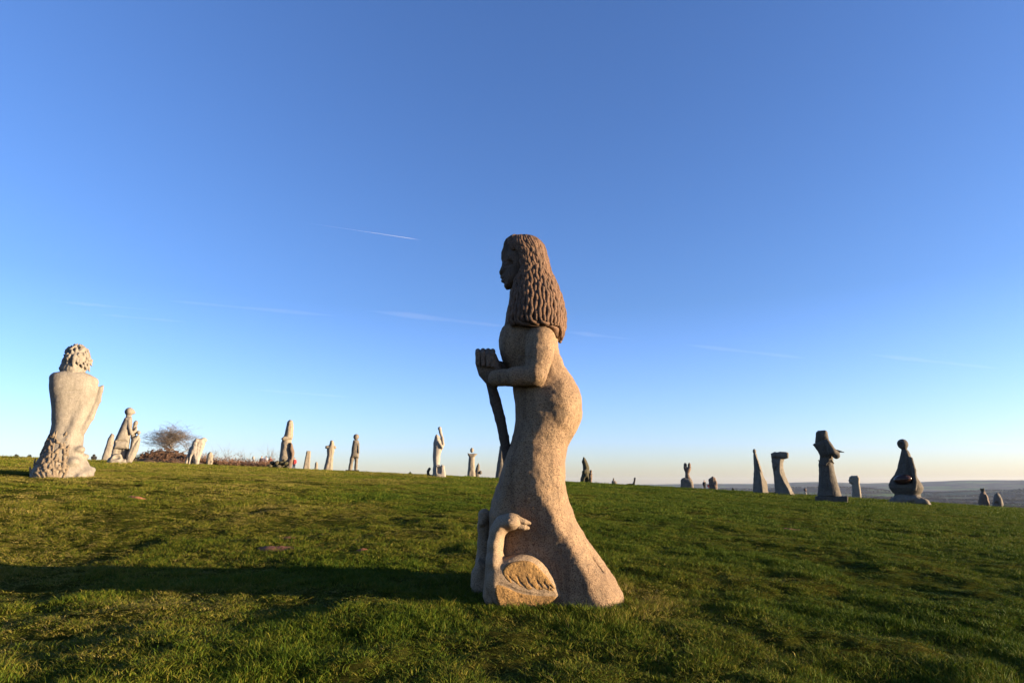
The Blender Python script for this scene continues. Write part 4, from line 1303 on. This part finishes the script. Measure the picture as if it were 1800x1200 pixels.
def scatter():
    pts = []
    rg = np.random.default_rng(11)
    def zone(r0, r1, dens, lo, hi, half=49):
        n = int(dens * math.radians(2 * half) / 2 * (r1 * r1 - r0 * r0))
        r = np.sqrt(rg.uniform(r0 * r0, r1 * r1, n))
        a = np.radians(rg.uniform(-half, half, n))
        x, y = r * np.sin(a), r * np.cos(a)
        pts.append(np.stack([x, y, rg.integers(lo, hi, n)], 1))
    zone(2.6, 9, 210, 0, 6)
    zone(9, 18, 140, 0, 6)
    zone(16, 36, 34, 6, 10)
    zone(32, 72, 10, 10, 13)
    P = np.concatenate(pts)
    x, y = P[:, 0], P[:, 1]
    r = np.hypot(x, y)
    z = ground_z(x, y)
    clump = vnoise(x * 1.1 + 5, y * 1.1, 31) + .6 * vnoise(x * 2.9, y * 2.9, 32)
    fine = vnoise(x * 7, y * 7, 33)
    worn = np.clip((-x * .10 - .05 + .7 * vnoise(x * .35, y * .35, 34)) * 1.0, 0, .8)       # trodden drier turf on the left
    h = np.clip(.9 + 1.5 * clump + .8 * fine, .3, 2.1) * (1 - .35 * worn)
    keep = rg.random(len(x)) < np.clip(1.1 + .9 * clump - .25 * worn, .6, 1)
    foot = np.hypot((x - .45) / 1.15, (y - 7.55) / 1.0)
    near = np.exp(-((foot - 1.0) / .28) ** 2)                          # uncut straw round the statue's foot
    h = h * (1 + .55 * near)
    tint = np.clip(.30 + .50 * worn - .28 * clump + .38 * vnoise(x * .55, y * .55, 35) + rg.normal(0, .13, len(x)), 0, 1)
    tint = np.clip(tint - .10 * np.clip(x / 6, 0, 1), 0, 1)
    tint = np.clip(tint + .42 * near * np.clip((x - .2) * .9, 0, 1), 0, 1)
    for bx, by, br in SOIL:
        keep &= ((x - bx) / br) ** 2 + ((y - by) / (br * .55)) ** 2 > 1
    x, y, z, h, tint, idx = x[keep], y[keep], z[keep], h[keep], tint[keep], P[keep, 2].astype(np.int32)
    n = len(x)
    me = bpy.data.meshes.new('grass')
    me.vertices.add(n)
    me.vertices.foreach_set('co', np.stack([x, y, z], 1).astype(np.float32).ravel())
    def attr(nm, tp, dt, key='value'):
        a = me.attributes.new(nm, tp, 'POINT')
        a.data.foreach_set(key, dt.astype(np.int32 if tp == 'INT' else np.float32).ravel())
    rot = np.stack([rg.normal(0, .12, n), rg.normal(0, .12, n), rg.uniform(0, 6.283, n)], 1)
    attr('rot', 'FLOAT_VECTOR', rot, 'vector')
    sx = rg.uniform(.8, 1.25, n)
    attr('scl', 'FLOAT_VECTOR', np.stack([sx, sx, sx * h * .82], 1), 'vector')
    attr('idx', 'INT', idx)
    attr('tint', 'FLOAT', tint)
    o = bpy.data.objects.new('grass', me)
    scene.collection.objects.link(o)
    o['kind'] = 'stuff'
    o['label'] = 'tufted green and straw-coloured grass covering the hilltop lawn'
    o['category'] = 'grass'
    ng = bpy.data.node_groups.new('scatter_tufts', 'GeometryNodeTree')
    ng.interface.new_socket('Geometry', in_out='INPUT', socket_type='NodeSocketGeometry')
    ng.interface.new_socket('Geometry', in_out='OUTPUT', socket_type='NodeSocketGeometry')
    N, L = ng.nodes, ng.links
    gi, go = N.new('NodeGroupInput'), N.new('NodeGroupOutput')
    ci = N.new('GeometryNodeCollectionInfo')
    ci.inputs['Collection'].default_value = tufts
    ci.inputs['Separate Children'].default_value = True
    ci.inputs['Reset Children'].default_value = True
    ip = N.new('GeometryNodeInstanceOnPoints')
    ip.inputs['Pick Instance'].default_value = True
    def na(nm, tp):
        a = N.new('GeometryNodeInputNamedAttribute')
        a.data_type = tp
        a.inputs['Name'].default_value = nm
        return [s for s in a.outputs if s.enabled and s.name == 'Attribute'][0]
    L.new(gi.outputs[0], ip.inputs['Points'])
    L.new(ci.outputs[0], ip.inputs['Instance'])
    L.new(na('idx', 'INT'), ip.inputs['Instance Index'])
    L.new(na('rot', 'FLOAT_VECTOR'), ip.inputs['Rotation'])
    L.new(na('scl', 'FLOAT_VECTOR'), ip.inputs['Scale'])
    L.new(ip.outputs[0], go.inputs[0])
    md = o.modifiers.new('scatter', 'NODES')
    md.node_group = ng

# molehills / bare red earth
SOIL = []
soil_m = plain('red_earth', (.16, .062, .026), .4, 14, .95, .8)
def molehill(u, v, w, label, seed, hgt=.05):
    t = (600 - v) / F
    d = np.array([(u - 900) / F, CP - t * SP, SP + t * CP])
    k = np.linspace(2, 90, 20000)
    i = int(np.argmax(d[2] * k - ground_z(d[0] * k, d[1] * k) < 0))
    x, y = d[0] * k[i], d[1] * k[i]
    R_ = w * k[i] / F * .5
    SOIL.append((x, y, R_ * .9))
    rr = np.linspace(0, 1, 9)[:, None]
    an = np.linspace(0, 2 * np.pi, 24, endpoint=False)[None]
    X, Y = R_ * rr * np.cos(an) * (1 + .25 * np.sin(3 * an + seed)), R_ * .55 * rr * np.sin(an) * (1 + .2 * np.cos(2 * an + seed))
    Z = ground_z(x + X, y + Y) - float(ground_z(x, y)) + hgt * (1 - rr ** 1.5) + .025 * vnoise((x + X) * 16, (y + Y) * 16, seed) + .004 - .02 * rr ** 6
    o = link('molehill', grid_mesh('molehill', X, Y, Z, True), soil_m)
    o.location = (x, y, float(ground_z(x, y)))
    o['label'] = label
    o['category'] = 'molehill'
    o['group'] = 'bare earth patches in the lawn'
molehill(482, 966, 74, 'largest red bare-earth patch, at the edge of the long shadow', 1, .05)
molehill(634, 969, 26, 'small red earth heap nearest the statue, left of its skirt', 2)
molehill(507, 947, 24, 'small red earth heap just behind the largest bare patch', 3)
molehill(240, 876, 34, 'far red earth patch on the left of the lawn', 5)
molehill(1390, 931, 40, 'brown earth patch in the lawn below the block-headed statue', 8, .03)

def weed(x, y, label, seed, n=16, s=1.0):
    rr = random.Random(seed)
    root = thing('leafy_weed', label, 'weed', (x, y, float(ground_z(x, y))), 'weeds at the foot of the large statue')
    for i in range(n):
        a = rr.uniform(0, 6.283)
        L, wd, up = rr.uniform(.07, .15) * s, rr.uniform(.018, .034) * s, rr.uniform(.3, 1.1)
        d, sd = Vector((math.cos(a), math.sin(a), up)).normalized(), Vector((-math.sin(a), math.cos(a), 0))
        V, Fc = [], []
        for k in range(5):
            t = k / 4
            p = d * L * t - Vector((0, 0, 1)) * L * .45 * t * t
            ww = wd * math.sin(math.pi * (.12 + .86 * t)) 
            V += [p - sd * ww + Vector((0, 0, .25 * ww)), p, p + sd * ww + Vector((0, 0, .25 * ww))]
        for k in range(4):
            for q in (0, 1):
                Fc.append((k * 3 + q, k * 3 + q + 1, k * 3 + q + 4, k * 3 + q + 3))
        obj('leaf', V, Fc, weed_m, root)
weed_m = plain('weed_leaf', (.045, .075, .012), .35, 20, .6)
weed(1.08, 7.22, 'leafy green weed against the right end of the large statue', 3, 18, 1.2)
weed(.86, 7.08, 'smaller weed left of the leafy one at the skirt hem', 4, 12, .9)
scatter()


# ------------------------------------------------------------------ far woods, hedges, a farmhouse, vapour trails, haze
def far_woods():
    proto = bpy.data.collections.new('far_tree_shapes')
    wood_m = plain('far_winter_wood', (.055, .042, .030), .5, .35, .95)
    for s in range(4):
        rr = random.Random(50 + s)
        V, Fc = [], []
        for i in range(70):
            d = Vector((rr.gauss(0, 1), rr.gauss(0, 1), rr.gauss(0, 1))).normalized() * rr.random() ** .4
            o = Vector((d.x * 4.5, d.y * 4.5, 6 + d.z * 4.5))
            a, b = [Vector((rr.gauss(0, 1), rr.gauss(0, 1), rr.gauss(0, 1))).normalized() * 2.4 for _ in (0, 1)]
            n = len(V)
            V += [o - a * .5, o + b * .5, o + a * .6, o - b * .5]
            Fc.append((n, n + 1, n + 2, n + 3))
        v2, f2 = tube_mesh([(Vector((0, 0, -2)), Vector((0, 0, 6)), .5, .3)], 5)
        n = len(V)
        V += v2
        Fc += [tuple(k + n for k in f) for f in f2]
        me = bpy.data.meshes.new('far_tree')
        me.from_pydata(V, [], Fc)
        me.materials.append(wood_m)
        proto.objects.link(bpy.data.objects.new('far_tree_%d' % s, me))
    rg = np.random.default_rng(5)
    n = 60000
    r = 900 + 7000 * rg.random(n) ** 1.4
    a = np.radians(rg.uniform(4, 52, n))
    x, y = r * np.sin(a), r * np.cos(a)
    m = vnoise(x / 420, y / 420, 41) + .5 * vnoise(x / 150, y / 150, 42)
    keep = m > .16
    X, Y = [x[keep]], [y[keep]]
    for i in range(260):                                   # hedgerows
        r0, a0 = 900 + 5500 * rg.random() ** 1.3, math.radians(rg.uniform(5, 50))
        L, th = rg.uniform(150, 600), rg.choice([.3, 1.87]) + rg.normal(0, .25)
        t = np.arange(0, L, 7.5)
        X.append(r0 * math.sin(a0) + t * math.cos(th) + rg.normal(0, 1.5, len(t)))
        Y.append(r0 * math.cos(a0) + t * math.sin(th) + rg.normal(0, 1.5, len(t)))
    x, y = np.concatenate(X), np.concatenate(Y)
    n = len(x)
    me = bpy.data.meshes.new('woodland')
    me.vertices.add(n)
    me.vertices.foreach_set('co', np.stack([x, y, valley_z(x, y) - .5], 1).astype(np.float32).ravel())
    for nm, tp, dt in (('scl', 'FLOAT', rg.uniform(.55, 1.25, n)), ('rz', 'FLOAT', rg.uniform(0, 6.28, n))):
        at = me.attributes.new(nm, tp, 'POINT')
        at.data.foreach_set('value', dt.astype(np.float32))
    o = bpy.data.objects.new('woodland', me)
    scene.collection.objects.link(o)
    o['kind'] = 'stuff'
    o['label'] = 'dark far-off woods and hedgerows across the valley'
    o['category'] = 'woodland'
    ng = bpy.data.node_groups.new('scatter_trees', 'GeometryNodeTree')
    ng.interface.new_socket('Geometry', in_out='INPUT', socket_type='NodeSocketGeometry')
    ng.interface.new_socket('Geometry', in_out='OUTPUT', socket_type='NodeSocketGeometry')
    N, L = ng.nodes, ng.links
    gi, go = N.new('NodeGroupInput'), N.new('NodeGroupOutput')
    ci = N.new('GeometryNodeCollectionInfo')
    ci.inputs['Collection'].default_value = proto
    ci.inputs['Separate Children'].default_value = True
    ci.inputs['Reset Children'].default_value = True
    ip = N.new('GeometryNodeInstanceOnPoints')
    ip.inputs['Pick Instance'].default_value = True
    at = N.new('GeometryNodeInputNamedAttribute')
    at.data_type = 'FLOAT'
    at.inputs['Name'].default_value = 'scl'
    L.new(gi.outputs[0], ip.inputs['Points'])
    L.new(ci.outputs[0], ip.inputs['Instance'])
    L.new([s for s in at.outputs if s.enabled and s.name == 'Attribute'][0], ip.inputs['Scale'])
    L.new(ip.outputs[0], go.inputs[0])
    md = o.modifiers.new('scatter', 'NODES')
    md.node_group = ng
far_woods()

def farmhouse(u, Y, label):
    x = trace(u, 872, Y)[0]
    z = float(valley_z(np.array(x), np.array(Y)))
    root = thing('farmhouse', label, 'house', (x, Y, z))
    w, d, h = 15, 8, 6
    obj('wall', [(sx * w / 2, sy * d / 2, zz) for zz in (-2, h) for sx, sy in ((-1, -1), (1, -1), (1, 1), (-1, 1))] + [(-w / 2, 0, h + 4), (w / 2, 0, h + 4)],
        [(0, 1, 5, 4), (1, 2, 6, 9, 5), (2, 3, 7, 6), (3, 0, 4, 8, 7)], plain('white_render', (.75, .72, .68), .08, .5), root, False)
    e = .5
    obj('roof', [(-w / 2 - e, -d / 2 - e, h - .5), (w / 2 + e, -d / 2 - e, h - .5), (w / 2 + e, 0, h + 4.15), (-w / 2 - e, 0, h + 4.15), (w / 2 + e, d / 2 + e, h - .5), (-w / 2 - e, d / 2 + e, h - .5)],
        [(0, 1, 2, 3), (3, 2, 4, 5)], plain('slate', (.08, .08, .09), .2, .5), root, False)
    dk = plain('dark_window', (.03, .03, .035), .1, 1)
    for i in range(4):
        X = -5.4 + i * 3.6
        for zz in (1.0, 3.8):
            obj('window', [(X - .5, -d / 2 - .03, zz), (X + .5, -d / 2 - .03, zz), (X + .5, -d / 2 - .03, zz + 1.3), (X - .5, -d / 2 - .03, zz + 1.3)], [(0, 1, 2, 3)], dk, root, False)
farmhouse(1784, 2300, 'tiny white farmhouse among far fields at right edge')

def vapour_mat(name, dens):
    m = bpy.data.materials.new(name)
    m.use_nodes = True
    n, l = m.node_tree.nodes, m.node_tree.links
    n.clear()
    out = n.new('ShaderNodeOutputMaterial')
    v = n.new('ShaderNodeVolumeScatter')
    v.inputs['Color'].default_value = (1, 1, 1, 1)
    v.inputs['Density'].default_value = dens
    l.new(v.outputs[0], out.inputs['Volume'])
    return m
def trail(name, a, b, Y, ra, rb, mat, label, cat, group=None, soft=False):
    """spindle of ice vapour between two drawing points, 20 km and more away"""
    p0, p1 = [Vector((trace(u, v, Y)[0], Y, trace(u, v, Y)[1])) for u, v in (a, b)]
    c = (p0 + p1) / 2
    L = (p1 - p0).length
    ns, sd = 24, 10
    V, Fc = [], []
    for i in range(ns + 1):
        t = i / ns
        r = ra + (rb - ra) * t
        r *= min(1, 8 * (1 - t) + .1) * (t ** 1.4 + .01) if not soft else math.sin(math.pi * min(1, max(0, t))) ** .7 * (.75 + .25 * math.sin(9 * t + a[0])) + .01
        for k in range(sd):
            q = 6.2832 * k / sd
            V.append(((t - .5) * L, math.cos(q) * r, math.sin(q) * r * (.5 if soft else 1)))
    for i in range(ns):
        for k in range(sd):
            Fc.append((i * sd + k, i * sd + (k + 1) % sd, (i + 1) * sd + (k + 1) % sd, (i + 1) * sd + k))
    o = obj(name, V, Fc, mat)
    o.location = c
    o.rotation_euler = (p1 - p0).to_track_quat('X', 'Z').to_euler()
    o['label'] = label
    o['category'] = cat
    if group:
        o['group'] = group
    o.visible_shadow = True
    return o
trail('contrail', (500, 386), (741, 422), 21000, 22, 22, vapour_mat('fresh_vapour', .008), 'short bright vapour trail high left of the statue head', 'contrail')
vm = vapour_mat('old_vapour', .0001)
for a, b, r, lb in (((80, 528), (270, 545), 75, 'faint upper cloud streak far left above the curly-haired statue'), ((290, 528), (600, 556), 95, 'faint cloud streak left of centre, longest of the left ones'), ((170, 552), (330, 566), 70, 'faint lower cloud streak at left'),
                    ((640, 545), (900, 575), 130, 'broad faint cloud streak touching the statue hair from the left'), ((985, 582), (1110, 596), 90, 'faint cloud streak just right of the statue hair'), ((1200, 605), (1420, 630), 100, 'faint cloud streak right of centre'),
                    ((1520, 622), (1760, 648), 100, 'faint cloud streak at far right'), ((440, 684), (620, 698), 70, 'faint low cloud streak over the hooded statue'), ((1680, 775), (1800, 782), 60, 'faint cloud streak low at the right edge')):
    trail('cloud_streak', a, b, 24000, r * 2, r * 2, vm, lb, 'cloud', 'thin cirrus streaks', True)

def haze():
    lo, hi = -150, 150
    s = 17500
    V = [(x * s, y * s, z) for z in (lo, hi) for x, y in ((-1, -1), (1, -1), (1, 1), (-1, 1))]
    o = obj('haze', V, [(3, 2, 1, 0), (4, 5, 6, 7), (0, 1, 5, 4), (1, 2, 6, 5), (2, 3, 7, 6), (3, 0, 4, 7)], None, None, False)
    m = bpy.data.materials.new('valley_air')
    m.use_nodes = True
    n, l = m.node_tree.nodes, m.node_tree.links
    n.clear()
    out = n.new('ShaderNodeOutputMaterial')
    pv = n.new('ShaderNodeVolumePrincipled')
    pv.inputs['Color'].default_value = (.62, .76, 1.0, 1)
    pv.inputs['Density'].default_value = .000016
    pv.inputs['Anisotropy'].default_value = .1
    l.new(pv.outputs[0], out.inputs['Volume'])
    o.data.materials.append(m)
    o['kind'] = 'stuff'
    o['label'] = 'thin pale blue haze over the valley'
    o['category'] = 'haze'
haze()
